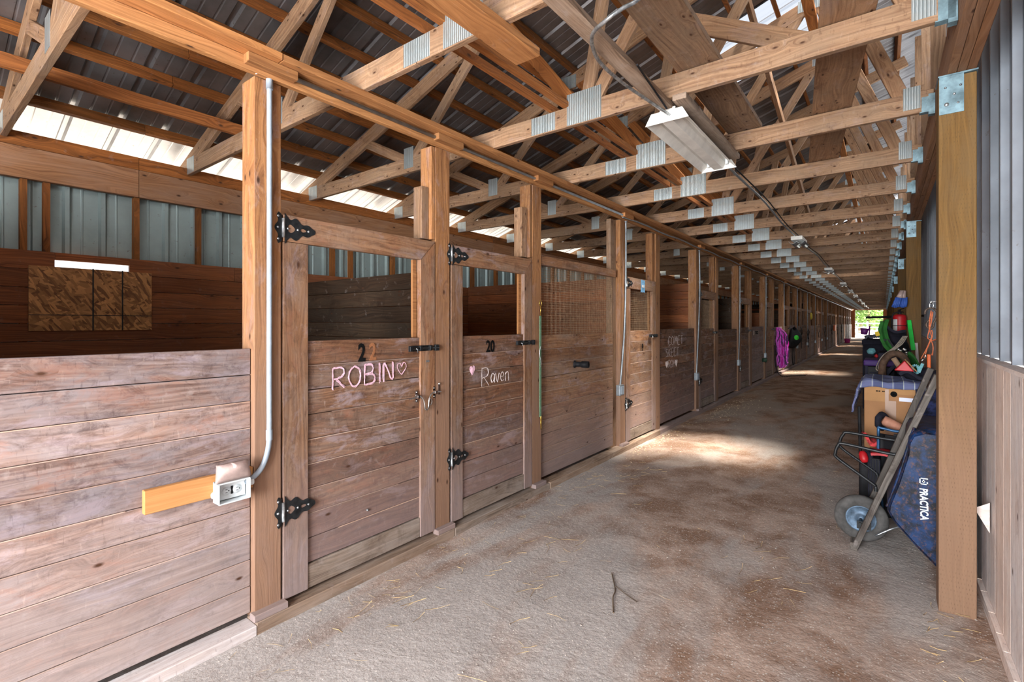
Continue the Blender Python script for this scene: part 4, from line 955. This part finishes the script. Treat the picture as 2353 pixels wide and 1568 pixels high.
m = MB(); m.box(-.16, .24, 4.86, 5.36, .0, .41, 'y'); m.build('storage_tote', M['black'], bevel=.02, seg=3, label='dark plastic tote under the cardboard box', cat='storage box')
# plaid blanket
def plaid():
    n = NT('plaid_blanket'); n.set(Roughness=.9); uv = n.n('ShaderNodeUVMap').outputs[0]; s = n.n('ShaderNodeSeparateXYZ'); n.l(uv, s.inputs[0])
    def st(o, f, lo): return n.math('GREATER_THAN', n.math('FRACT', n.math('MULTIPLY', o, f)), lo)
    a, b_ = s.outputs[0], s.outputs[1]
    c = n.mix(n.math('MULTIPLY', st(a, 5, .55), .6), srgb(92, 98, 134), srgb(54, 62, 96)); c = n.mix(n.math('MULTIPLY', st(b_, 6, .55), .25), c, srgb(52, 62, 98))
    c = n.mix(n.math('MULTIPLY', st(a, 10, .93), .8), c, srgb(178, 186, 180)); c = n.mix(n.math('MULTIPLY', st(b_, 12, .94), .25), c, srgb(140, 160, 150))
    n.l(c, n.b.inputs['Base Color']); n.bump(n.noise(n.scale(uv, (30, 30, 1)), 1, 3), .4, .01); return n.m
M['plaid'] = plaid()
def cloth(x0, x1, y0, y1, z, left, front, seed, right=0):
    def fn(a, b_):
        x = x0-left+(x1-x0+left+right)*a; y = y0-front+(y1-y0+front)*b_; dz = 0
        w = noise.noise((x*7, y*7, seed))*.03+noise.noise((x*17, y*13, seed))*.012
        zz = z+w; xx, yy = x, y
        if x < x0: zz = z+w*.6-(x0-x)*1.0; xx = x0-(x0-x)*.28-.01+w
        if y < y0: zz = min(zz, z-(y0-y)+w*.5); yy = y0-(y0-y)*.15-.012+w*.6
        return (xx, yy, zz)
    return fn
m = MB(); m.grid(cloth(-.13, .26, 4.88, 5.5, 1.085, .27, .05, 1.3), 34, 34, thick=.012, uvs=(1, 1.3)); m.build('horse_blanket', M['plaid'], label='rumpled blue plaid blanket draped over the cardboard box', cat='blanket')
m = MB(); m.grid(cloth(.195, .36, 4.84, 5.0, 1.03, .0, .22, 5.3), 16, 20, thick=.012, uvs=(.7, .7)); m.build('horse_blanket', plain('navy_cloth', srgb(34, 44, 84), .9, 0, .5, 30), label='dark blue folded cloth hanging over the right side of the cardboard box', cat='blanket')
def dk(x, y, z, s=1): return (x, y, z)
dark = plain('charcoal_cloth', srgb(36, 36, 46), .9, 0, .25, 10, Specular_IOR_Level=.15)
m = MB(); m.grid(lambda a, b_: (.10+.24*a, 5.02+.3*b_, 1.135+.03*math.sin(a*7+b_*3)+.02*math.sin(b_*9)), 16, 14, thick=.02); m.build('folded_cloth', dark, label='dark grey folded cloth on top of the plaid blanket', cat='cloth')
# folding chair, pads and crate beside the wheelbarrow
ch = root('camping_chair', (.1, 4.6, .0), 'folded camping chair with blue tubes behind the wheelbarrow legs', 'chair')
bl = plain('blue_tube_paint', srgb(40, 82, 120), .4, .3, .2, 20)
m = MB(); m.tube(smooth_path([(-.03, 4.57, .45), (-.03, 4.57, .74), (-.015, 4.57, .762), (.10, 4.57, .75), (.26, 4.57, .80)], 4), .010, 8); m.tube([(.26, 4.57, .83), (.262, 4.57, .60), (.2, 4.6, .02)], .010, 8); m.tube([(-.03, 4.57, .45), (.0, 4.75, .02)], .010, 8); m.build('frame', bl, ch)
m = MB(); m.grid(lambda a, b_: (-.022+.28*a, 4.585+.05*math.sin(a*3.1), .42+.30*b_-.02*math.sin(a*3.1)), 10, 6, thick=.008); m.build('seat_fabric', M['black'], ch)
for x in (.0, .05): 
    m = MB(); m.box(x+.01, x+.1, 4.566, 4.574, .695+x*.3, .712+x*.3, 'x'); m.build('strap', M['black'], ch)
red = plain('red_plastic', srgb(176, 18, 28), .5, 0, .1, 10)
m = MB(); m.box(-.092, -.015, 4.42, 4.8, .0, .56, 'z'); 
cr = m.build('plastic_crate', M['black'], bevel=.01, seg=2, label='narrow black ribbed bin standing under the red tray', cat='crate')
for i in range(5):
    m = MB(); m.box(-.09+.016*i, -.083+.016*i, 4.412, 4.42, .02, .55, 'z'); m.build('rib', dark, cr)
m = MB(); m.grid(lambda a, b_: (-.075+.14*a, 4.40+.2*b_, .598+.008*math.cos(a*3.14-1.57)), 12, 6, thick=.016); m.build('red_tray', red, label='flat red plastic tray edge beside the wheelbarrow handle', cat='tray')
m = MB(); m.lathe([(0, 0), (.018, .0), (.026, .02), (.028, .055), (.018, .08), (0, .082)], (-.125, 4.42, .60), (.15, -.3, -.6), 12); m.build('work_glove', red, label='red and grey work glove hanging beside the red tray', cat='glove')
m = MB(); m.lathe([(0, 0), (.03, .0), (.036, .05), (.025, .1), (0, .11)], (-.115, 4.46, .60), (.3, -.1, -.55), 12); m.build('work_glove', dark, label='grey work glove hanging between the red glove and the black bin', cat='glove')
m = MB(); m.grid(lambda a, b_: (-.13+.12*a, 4.62+.14*b_, .69-.075*a+.03*math.sin(a*9)*(1-b_)), 14, 6, thick=.02); m.build('rag', plain('red_green_cloth', srgb(196, 60, 62), .9, 0, .5, 24), label='crumpled red and pale rag below the cardboard box', cat='cloth')
bt = root('boot', (.04, 4.7, .74), 'tan boot lying on its side with a dark fleecy collar', 'boot')
m = MB(); m.lathe([(0, 0), (.036, .002), (.04, .03), (.036, .09), (.028, .15), (.015, .17), (0, .172)], (-.005, 4.72, .80), (.9, .1, -.42), 14); m.build('shaft', plain('tan_leather', srgb(176, 122, 98), .7, 0, .15, 18), bt)
m = MB(); m.tube([Vector((-.01, 4.72, .79))+Vector((.05*math.cos(a*.5236)*.5, .052*math.cos(a*.5236), .052*math.sin(a*.5236))) for a in range(12)], [.02, .024]*6, 8, closed=True); m.build('collar', dark, bt)
m = MB(); m.box(-.155, -.12, 4.95, 4.99, .0, .42, 'z'); m.lathe([(.012, 0), (.012, .45)], (-.148, 4.86, .42), (-.02, 0, 1), 8); m.build('stand_leg', M['black'], label='thin black upright at the left side of the cardboard box', cat='stand')
# things on top and hung above
m = MB(); m.prism([(0, 0), (.126, 0), (.066, .085)], (.07, 5.02, 1.165), (1, 0, -.03), EZ, (0, 1, 0), .09)
rb = m.build('feed_scoop', red, bevel=.006, seg=2, label='red tilted scoop lying on the plaid blanket', cat='scoop')
m = MB(); m.beam((.142, 5.012, 1.252), (.205, 5.05, 1.17), .05, .008, up=(1, 0, .8)); m.build('lip', cb, rb)
teal = plain('teal_webbing', srgb(96, 152, 160), .7, 0, .2, 40)
lh = root('halter', (.22, 5.15, 1.15), 'teal webbing halter with steel snap at the foot of the green strap', 'halter')
m = MB()
for a in range(16):
    t0_, t1_ = a*.39, (a+1)*.39
    m.beam((.205+.022*math.cos(t0_), 5.1, 1.175+.032*math.sin(t0_)), (.205+.022*math.cos(t1_), 5.1, 1.175+.032*math.sin(t1_)), .022, .004, up=(0, 1, 0))
m.beam((.225, 5.09, 1.15), (.25, 5.1, 1.225), .02, .006, up=(0, 1, 0)); m.build('noseband', teal, lh)
m = MB(); m.tube(smooth_path([(.25, 5.1, 1.225), (.243, 5.09, 1.245), (.258, 5.09, 1.262), (.27, 5.1, 1.28), (.262, 5.1, 1.30)], 4), .0045, 6); m.lathe([(.012, -.005), (.014, 0), (.012, .005)], (.256, 5.09, 1.255), (0, 1, 0), 10); m.build('snap', M['chrome'], lh)
orange = plain('orange_plastic', srgb(240, 104, 26), .5, 0, .1, 10)
m = MB(); m.box(.288, .312, 5.3, 5.32, 1.14, 1.29, 'z'); m.build('hoof_pick', orange, bevel=.005, seg=2, label='upright bright orange plastic handle beside the teal halter', cat='tool')
twm = plain('orange_baler_twine', srgb(232, 128, 84), .8, 0, .15, 50)
hk = root('hook', (.33, 5.6, 1.5), 'big rusty S-shaped steel hook hanging in front of the metal wall', 'hook')
m = MB(); m.tube(smooth_path([(.292, 5.6, 1.628), (.292, 5.6, 1.655), (.312, 5.6, 1.678), (.345, 5.6, 1.68), (.368, 5.6, 1.65), (.366, 5.6, 1.60), (.348, 5.6, 1.55), (.345, 5.6, 1.52), (.325, 5.6, 1.502), (.305, 5.6, 1.515), (.30, 5.6, 1.545), (.318, 5.6, 1.578), (.338, 5.6, 1.61)], 5), .0085, 10); m.build('bend', plain('rusty_steel', srgb(104, 88, 78), .6, .5, .3, 40), hk)
m = MB(); m.tube([(.334+.013*math.cos(a*.628), 5.6, 1.703+.03*math.sin(a*.628)) for a in range(10)], .004, 6, closed=True); m.tube([(.335, 5.6, 1.73), (.352, 5.59, 1.738), (.45, 5.6, 1.728)], .005, 6); m.lathe([(.012, -.01), (.013, 0), (.012, .01)], (.335, 5.6, 1.735), (1, 0, 0), 10); m.build('chain_link', M['chrome'], hk)
m = MB()
for pts in ([(.33, 5.59, 1.66), (.318, 5.59, 1.57), (.322, 5.59, 1.49), (.335, 5.58, 1.43), (.325, 5.57, 1.40), (.30, 5.56, 1.33), (.26, 5.5, 1.24)], [(.34, 5.59, 1.65), (.33, 5.585, 1.55), (.318, 5.585, 1.48), (.31, 5.58, 1.42), (.33, 5.57, 1.40), (.342, 5.56, 1.34), (.335, 5.55, 1.27)],
            [(.325, 5.57, 1.405), (.345, 5.56, 1.40), (.37, 5.5, 1.42), (.38, 5.5, 1.415)], [(.33, 5.57, 1.41), (.30, 5.5, 1.33), (.28, 5.45, 1.25)], [(.335, 5.58, 1.49), (.34, 5.57, 1.44), (.322, 5.57, 1.40)]):
    for k in range(2): m.tube(smooth_path([(p[0]+R(-.003, .003), p[1]+.004*k, p[2]) for p in pts], 5), .0035, 6)
m.build('baler_twine', twm, label='knotted orange twine hanging from the big steel hook', cat='twine')
m = MB()
for k in range(2): m.tube(smooth_path([(.446, 5.0, 1.352), (.40, 5.0, 1.36), (.355+.006*k, 4.95, 1.27), (.335-.01*k, 4.9, 1.2), (.34, 4.9, 1.15), (.31, 4.85, 1.06), (.29, 4.8, 1.01)], 5), .0045, 6)
m.build('baler_twine', twm, label='pinkish orange twine hanging beside the foreground post above the handles', cat='twine')
gs = plain('bright_green_plastic', srgb(40, 214, 80), .4, 0, .08, 10); dg = plain('dark_green_cloth', srgb(26, 92, 26), .85, 0, .2, 10)
m = MB(); m.beam((.262, 8.09, 1.59), (.298, 7.9, 1.21), .045, .01, up=(0, 1, 0)); m.build('shovel_handle', gs, bevel=.003, label='bright green plastic strap leaning against the treated post', cat='strap')
m = MB(); m.grid(lambda a, b_: (.13+.17*a, 6.4+.15*b_, 1.06+.2*(1-b_)*math.sin(a*2.4+.5)), 10, 8, thick=.015); m.build('cloth_bundle', dg, label='dark green cloth bundle below the bright green strap', cat='cloth')
m = MB()
for i in range(9): m.lathe([(0, -.014), (.013, -.006), (.014, .006), (0, .014)], (.15+.05*math.cos(i*1.1)*.7, 6.35, 1.25+.035*math.sin(i*1.7)), (R(-1, 1), R(-1, 1), 1), 8)
m.build('steel_bit', M['chrome'], label='shiny tangle of steel bit rings at the foot of the treated post', cat='bit')
fe = root('fire_extinguisher', (.165, 7.95, 1.38), 'red fire extinguisher with white label hung beside the treated post', 'fire extinguisher')
m = MB(); m.lathe([(0, 0), (.060, .0), (.068, .012), (.069, .245), (.064, .262), (.040, .276), (.022, .28), (0, .28)], (.165, 7.95, 1.385), (0, 0, 1), 22); m.build('cylinder', red, fe)
m = MB(); m.grid(lambda a, b_: (.165+.0695*math.cos(3.3+a*1.05), 7.95+.0695*math.sin(3.3+a*1.05), 1.455+.145*b_), 8, 2, thick=-.0008); m.build('label', M['wplastic'], fe)
m = MB(); m.lathe([(.02, 0), (.02, .03), (.012, .04), (.012, .06), (0, .06)], (.165, 7.95, 1.66), (0, 0, 1), 12); m.beam((.15, 7.93, 1.715), (.205, 7.88, 1.74), .018, .008); m.beam((.15, 7.93, 1.70), (.20, 7.88, 1.69), .018, .008); m.tube(smooth_path([(.165, 7.95, 1.69), (.10, 7.94, 1.67), (.085, 7.95, 1.55), (.09, 7.95, 1.45)], 5), .008, 8); m.build('valve', M['black'], fe)
MB().box(.15, .24, 7.99, 8.122, 1.50, 1.54).build('wall_bracket', M['black'], fe)
m = MB(); m.tube([(.165+.0705*math.cos(a*.3), 7.95+.0705*math.sin(a*.3), 1.52) for a in range(21)], .004, 6, closed=True); m.build('strap', M['black'], fe)
gl = root('work_gloves', (.18, 7.95, 1.74), 'pair of blue and white work gloves hung above the fire extinguisher', 'gloves')
glb = plain('blue_glove_rubber', srgb(44, 84, 168), .6, 0, .15, 14)
for dx, dy in ((-.03, .0), (.025, .02)):
    m = MB(); m.lathe([(0, 0), (.022, 0), (.028, .05), (.036, .09), (0, .095)], (.20+dx*.4, 7.93+dy, 1.965), (-.22+dx*2, -.03, -1), 10); m.build('cuff', M['cover'], gl)
    m = MB()
    for q in range(4): m.tube([(.185+dx+(q-1.5)*.014, 7.93+dy, 1.88), (.172+dx*1.25+(q-1.5)*.017, 7.93+dy, 1.80), (.16+dx*1.4+(q-1.5)*.019, 7.93+dy, 1.745+.008*abs(q-1.5))], [.014, .015, .012], 8)
    m.tube([(.16+dx, 7.93+dy, 1.86), (.135+dx, 7.93+dy, 1.82)], [.011, .008], 8); m.build('fingers', glb, gl)
# saddle rack heap
br = plain('brown_saddle_leather', srgb(76, 58, 46), .75, 0, .35, 16, Specular_IOR_Level=.2)
sd_ = root('saddle', (.08, 6.2, .9), 'old brown leather saddle with a rope beside the purple-lidded trunk', 'saddle')
m = MB(); m.tube(smooth_path([(-.01, 6.2, 1.02), (-.005, 6.2, 1.13), (.04, 6.2, 1.22), (.10, 6.2, 1.245), (.16, 6.2, 1.21), (.185, 6.2, 1.13), (.17, 6.2, 1.05)], 5), [.035]*3+[.032]*25+[.028]*3, 12); m.build('pommel', br, sd_)
m = MB(); m.tube([(.08, 6.17, 1.20), (.13, 6.15, 1.11)], .024, 10); m.build('roll', plain('tan_roll', srgb(150, 122, 96), .8, 0, .1, 9), sd_)
m = MB(); m.grid(lambda a, b_: (-.05+.28*a, 6.25+.3*b_, 1.13-.35*abs(a-.5)**1.6*2.2-.05*b_), 12, 8, thick=.03); m.build('seat', dark, sd_)
m = MB()
for k in range(4): m.tube(smooth_path([(.19-.01*k, 6.3, 1.42), (.15-.02*k, 6.28, 1.34-.01*k), (.08-.03*k, 6.25, 1.27-.02*k), (.0-.02*k, 6.2, 1.15-.02*k), (-.03, 6.2, 1.06)], 5), .005, 6)
m.build('rope', plain('grey_rope', srgb(128, 118, 106), .9, 0, .2, 50), sd_)
m = MB(); m.box(-.04, .24, 6.1, 6.6, .0, .86, 'z'); m.build('saddle_stand', M['black'], bevel=.01, label='dark stand hidden under the brown saddle', cat='stand')
tk = root('storage_chest', (-.03, 6.8, 0), 'black tack trunk with a shiny purple lid beyond the blanket', 'trunk')
m = MB(); m.box(-.165, .1, 6.62, 7.05, .05, 1.08, 'x'); m.build('body', M['black'], tk, bevel=.012)
m = MB(); m.box(-.175, .11, 6.60, 7.07, 1.08, 1.145, 'x'); m.build('lid', plain('purple_plastic', srgb(58, 34, 92), .55, 0, .1, 4, Specular_IOR_Level=.2), tk, bevel=.015, seg=2)
m = MB(); m.box(-.16, -.135, 6.61, 6.625, .05, 1.08, 'z'); m.box(-.12, .09, 6.605, 6.62, 1.0, 1.012); m.build('edging', dark, tk)
gp = root('saddle_pad', (.03, 7.2, 1.17), 'green and black saddle pad heaped upright with a pointed top', 'saddle pad')
def pad(a, b_):
    c = [(-.03, 1.57), (-.055, 1.47), (-.035, 1.36), (.0, 1.27), (.07, 1.18)]; i = min(int(b_*4), 3); f = b_*4-i
    x = c[i][0]*(1-f)+c[i+1][0]*f; z = c[i][1]*(1-f)+c[i+1][1]*f
    return (x+.085*a, 7.2+.06*math.sin(a*3), z+.02*a)
m = MB(); m.grid(pad, 8, 14, thick=.03); m.build('green_face', dg, gp)
m = MB(); m.grid(lambda a, b_: (-.03+.24*a+.02*b_, 7.27+.3*b_, 1.55-.10*a**.7+.02*math.sin(a*8)-.35*b_**2), 12, 10, thick=.03); m.build('black_shell', dark, gp)
m = MB(); m.beam((-.065, 7.16, 1.45), (-.05, 7.16, 1.40), .04, .02, up=(0, 1, 0)); m.build('yellow_patch', plain('yellow_cloth', srgb(200, 170, 40), .8, 0, .1, 9), gp)
m = MB(); m.box(-.05, .25, 7.15, 7.65, .0, 1.20, 'z'); m.build('storage_cabinet', dark, bevel=.01, label='dark cabinet carrying the green and black saddle pad', cat='cabinet')
m = MB(); m.grid(lambda a, b_: (.0+.24*a, 7.2+.4*b_, 1.21+.1*math.sin(a*5+1)*math.cos(b_*4)+.06), 12, 10, thick=.02); m.build('black_bag', M['black'], label='slumped shiny black bag below the fire extinguisher', cat='bag')
m = MB(); m.tube([(-.21, 9.0, 1.635), (.43, 9.0, 1.655), (.456, 9.0, 1.655)], .016, 8); m.build('saddle_rack_bar', M['black'], label='dark horizontal rack bar poking out across the far doorway', cat='rack bar')
m = MB(); m.lathe([(0, -.05), (.03, -.045), (.05, 0), (.03, .045), (0, .05)], (-.135, 8.5, 1.155), (.9, -.2, .4), 14); m.build('cap', teal, label='turquoise cap on the heap of tack beyond the purple trunk', cat='cap')
m = MB(); m.lathe([(0, -.03), (.03, 0), (0, .03)], (-.075, 8.3, 1.10), (0, 0, 1), 10); m.build('ball', red, label='small dark red ball below the turquoise cap', cat='ball')
m = MB(); m.box(-.15, .2, 8.2, 8.9, .0, 1.06, 'y'); m.build('tack_box', M['black'], bevel=.015, label='black tack box under the turquoise cap', cat='box')
m = MB(); m.box(-.31, .2, 10.8, 11.8, 1.16, 1.25, 'y'); m.box(-.30, .19, 10.85, 11.75, 0, 1.16, 'z'); m.build('work_bench', dark, bevel=.01, label='grey workbench with a dark body against the right wall near the far doorway', cat='bench')
m = MB(); m.grid(lambda a, b_: (-.27+.3*a, 10.9+.5*b_, 1.27+.06*math.sin(a*9+b_*4)**2+.04*a), 14, 8, thick=.02); m.build('cloth_bundle', plain('grey_cloth', srgb(88, 90, 104), .9, 0, .2, 8), label='grey cloth heaped on the distant workbench', cat='cloth')
m = MB(); m.lathe([(0, 0), (.05, 0), (.07, .12), (.0, .12)], (-.30, 11.6, 1.33), (.1, 0, 1), 14); m.tube([(-.22, 11.6, 1.3), (-.21, 11.6, 1.5)], .012, 8); m.build('bucket', plain('purple_bucket', srgb(110, 40, 120), .5, 0, .1, 5), label='purple bucket standing on the distant workbench before the bright doorway', cat='bucket')
m = MB(); m.beam((.40, 8.0, .0), (.33, 8.0, 1.30), .03, .012, up=(0, 1, 0)); m.build('stake', M['barn'], label='short pale wooden stake behind the orange twine', cat='stake')
m = MB(); m.prism([(0, 0), (.06, .04), (.06, -.12)], (.385, 3.56, .56), (1, 0, 0), EZ, (0, 1, 0), .004); m.build('cardboard_scrap', M['barn'], label='pale torn scrap wedged between the foreground post and the board wall', cat='scrap')
m = MB()
for (x, y, r) in ((.245, 4.3, .035), (.2, 4.42, .028), (.3, 4.35, .03)): m.lathe([(0, -r*.5), (r*.8, -r*.35), (r, 0), (r*.7, r*.5), (0, r*.6)], (x, y-.4, r*.4), (R(-.2, .2), 0, 1), 7, smooth=False)
# ------------------------------------------------ tack hanging on the stall fronts
web = M['green']
t = root('lead_rope', (-2.57, 3.80, 1.1), 'faded green webbing lead hanging on the post right of the door marked 20', 'lead rope')
m = MB(); m.box(-2.588, -2.583, 3.795, 3.822, .66, 1.62, 'z'); m.build('webbing', web, t)
m = MB(); m.tube([(-2.585, 3.81+.02*math.cos(a*.5236), 1.74+.026*math.sin(a*.5236)) for a in range(12)], .0045, 6, closed=True); m.tube([(-2.585, 3.81, 1.715), (-2.585, 3.812, 1.67), (-2.585, 3.808, 1.62)], .005, 6); m.build('ring', M['brass'], t)
m = MB(); m.lathe([(.009, 0), (.012, .02), (.009, .04), (.007, .07), (.005, .12), (0, .13)], (-2.58, 3.81, .665), (0, 0, -1), 10); m.tube(smooth_path([(-2.575, 3.80, .64), (-2.57, 3.792, .60), (-2.57, 3.80, .555)], 4), .0035, 6); m.build('snap', M['brass'], t)
m = MB(); m.tube(smooth_path([(-2.57, 3.79, 1.33), (-2.572, 3.775, 1.26), (-2.565, 3.79, 1.18), (-2.575, 3.80, 1.14)], 5), .003, 6); m.build('wire_hook', M['zinc'], t)
def strands(cols, y0, z0, z1, w, n, r=.012, x=-2.615):
    for c in cols:
        m = MB()
        for i in range(n):
            a = R(-w, w); p = [(x+R(0, .05), y0+a*.3, z0-R(0, .03))]
            for q in range(1, 6): p.append((x+R(.0, .16)+.06*(a/w+1), y0+a*(.5+.5*q/5)+R(-.01, .01), z0+(z1-z0)*q/5*R(.93, 1.04)))
            m.tube(smooth_path(p, 3), r, 6)
        yield m, c
hn = root('hay_net', (-2.55, 16.9, .3), 'bright pink and purple hay net hanging low on a distant stall post', 'hay net')
for (mm, c), nm in zip(strands([srgb(255, 112, 240), srgb(232, 40, 190), srgb(84, 52, 100)], 16.9, 1.42, .22, .36, 24, .015), ('pink_strands', 'magenta_strands', 'purple_strands')):
    mm.build(nm, plain(nm, c, .6, 0, .2, 20), hn)
m = MB(); m.tube(smooth_path([(-2.55, 16.0, .9), (-2.5, 15.9, .3), (-2.35, 15.8, .03), (-2.1, 16.1, .02), (-1.8, 16.4, .02)], 5), .01, 6); m.build('hose', M['black'], label='thin dark hose trailing on the ground below the pink hay net', cat='hose')
hb_ = root('tack_bag', (-2.55, 19.6, .8), 'black bag with a lime green badge hanging beyond the pink hay net', 'bag')
m = MB(); m.grid(lambda a, b_: (-2.58+.30*math.sin(a*3.14)*math.sin(.3+b_*2.4), 18.9+.75*(1-b_)+(a-.0)*1.5*(.25+.75*b_)-.25, 1.36-.62*b_-.05*math.sin(a*6)), 16, 12, thick=.03); m.build('body', M['black'], hb_)
m = MB(); m.lathe([(.085, 0), (.085, .01), (0, .012)], (-2.35, 18.95, 1.06), (.7, -.8, .1), 9); m.build('badge', plain('lime_badge', srgb(60, 220, 60), .6, 0, .1, 9), hb_)
m = MB(); m.tube(smooth_path([(-2.53, 19.4, .8), (-2.52, 19.3, .4), (-2.52, 19.45, .12), (-2.52, 19.75, .14), (-2.52, 19.7, .7)], 5), .014, 6); m.build('strap', M['black'], hb_)
def halter(y, z, label, col='iron', s=1):
    t = root('halter', (-2.55, y, z-.5), label, 'halter', 'halters hung on the far stall fronts')
    m = MB(); m.tube([(-2.56+.03*math.sin(a), y+.17*s*math.cos(a*.5236), z-.25*s+.2*s*math.sin(a*.5236)) for a in range(12)], .012, 6, closed=True); m.tube(smooth_path([(-2.56, y, z), (-2.56, y+.05, z-.35*s), (-2.55, y-.05, z-.8*s)], 5), .014, 6); m.build('straps', M[col], t)
halter(22.0, 1.35, 'dark halter with a round noseband hanging beyond the black bag'); halter(24.2, 1.3, 'second dark halter further past the black bag')
for y, z in ((28.4, 1.5), (31.7, 1.45), (36.2, 1.5), (41, 1.4), (45, 1.5)): halter(y, z, 'dark halter among the distant stalls before the doorway', s=1.5)
m = MB(); m.lathe([(0, 0), (.16, .0), (.17, .03), (.1, .07), (0, .08)], (-2.60, 25.44, 1.86), (1, 0, 0), 16); m.build('feed_disc', plain('yellow_plastic', srgb(226, 198, 60), .5, 0, .1, 5), label='round yellow lid hung high on a distant stall post', cat='lid')
m = MB(); m.box(-2.59, -2.5, 37.7, 38.6, 1.05, 1.42, 'z'); m.build('feed_bucket', orange, bevel=.02, label='orange bucket hung on a far stall door', cat='bucket')
m = MB(); m.lathe([(0, 0), (.17, 0), (.2, .34), (.19, .34), (.16, .03), (0, .03)], (-2.25, 46, 0), (0, 0, 1), 18); m.build('bucket', plain('magenta_plastic', srgb(196, 40, 130), .5, 0, .1, 5), label='magenta bucket on the ground near the far doorway', cat='bucket')
m = MB(); m.lathe([(0, 0), (.05, 0), (.055, .1), (0, .12)], (-2.60, 14.5, .55), (1, 0, 0), 10); m.build('socket_cover', plain('dark_green_plastic', srgb(40, 70, 52), .6, 0, .1, 5), label='dark green socket cover low on the post before the pink hay net', cat='cover')
m = MB(); m.box(-2.63, -2.61, 13.5, 14.1, 1.24, 1.36); pl = m.build('name_plate', plain('grey_plate', srgb(128, 112, 104), .7, 0, .1, 8), label='small hooks and dark name plate on the third stall wall down the aisle', cat='plate')
place_mesh('lettering', text_mesh('TUCK', .11, .004, .004, 1.2), M['ink'], frame_left(-2.608, 13.8, 1.30), pl)
# ------------------------------------------------ beyond the far doorway
fn = root('paddock_fence', (-1, 76, 0), 'white board fence across the yard seen through the far doorway', 'fence')
for i in range(9):
    m = MB(); m.box(-6.2+1.5*i, -6.02+1.5*i, 76, 76.15, -.1, 1.75, 'z'); m.build('fence_post', M['paint'], fn)
for z in (.45, .95, 1.45):
    m = MB(); m.box(-7, 7, 75.95, 76, z, z+.14, 'x'); m.build('rail', M['paint'], fn)
def tree(x, y, hgt, r, label):
    t = root('tree', (x, y, 0), label, 'tree', 'leafy trees beyond the paddock fence')
    m = MB(); m.tube([(x, y, 0), (x+.2, y, hgt*.3), (x, y, hgt*.6)], [.3, .22, .12], 8); m.build('trunk', M['bark'], t)
    m = MB(); cl = [(R(-1, 1)*r*.7, R(-1, 1)*r*.7, hgt*R(.2, .85), r*R(.35, .55)) for _ in range(9)]
    for i in range(1500):
        c = cl[i % 9]; v = Vector((random.gauss(0, 1), random.gauss(0, 1), random.gauss(0, 1))).normalized()*c[3]*R(.75, 1.05)
        p = Vector((x+c[0], y+c[1], c[2]))+v; e = Vector((R(-1, 1), R(-1, 1), R(-1, 1)))*.16; g = Vector((R(-1, 1), R(-1, 1), R(-1, 1)))*.16
        k = len(m.v); m.v += [p+e, p+g, p-e, p-g]; m.face([k, k+1, k+2, k+3], [(0, 0)]*4, (.5, .5))
    m.build('foliage', M['leaf'], t)
for i, (x, y, h_, r) in enumerate(((-5, 88, 7, 3.2), (-1.8, 86, 6.5, 3), (1.2, 90, 8, 3.4), (4.5, 87, 6, 3), (-8, 92, 8, 3.6), (8, 92, 8, 3.5), (-3, 96, 9, 4), (2.5, 98, 9, 4))):
    tree(x, y, h_, r, 'leafy green tree beyond the white fence outside the far doorway')
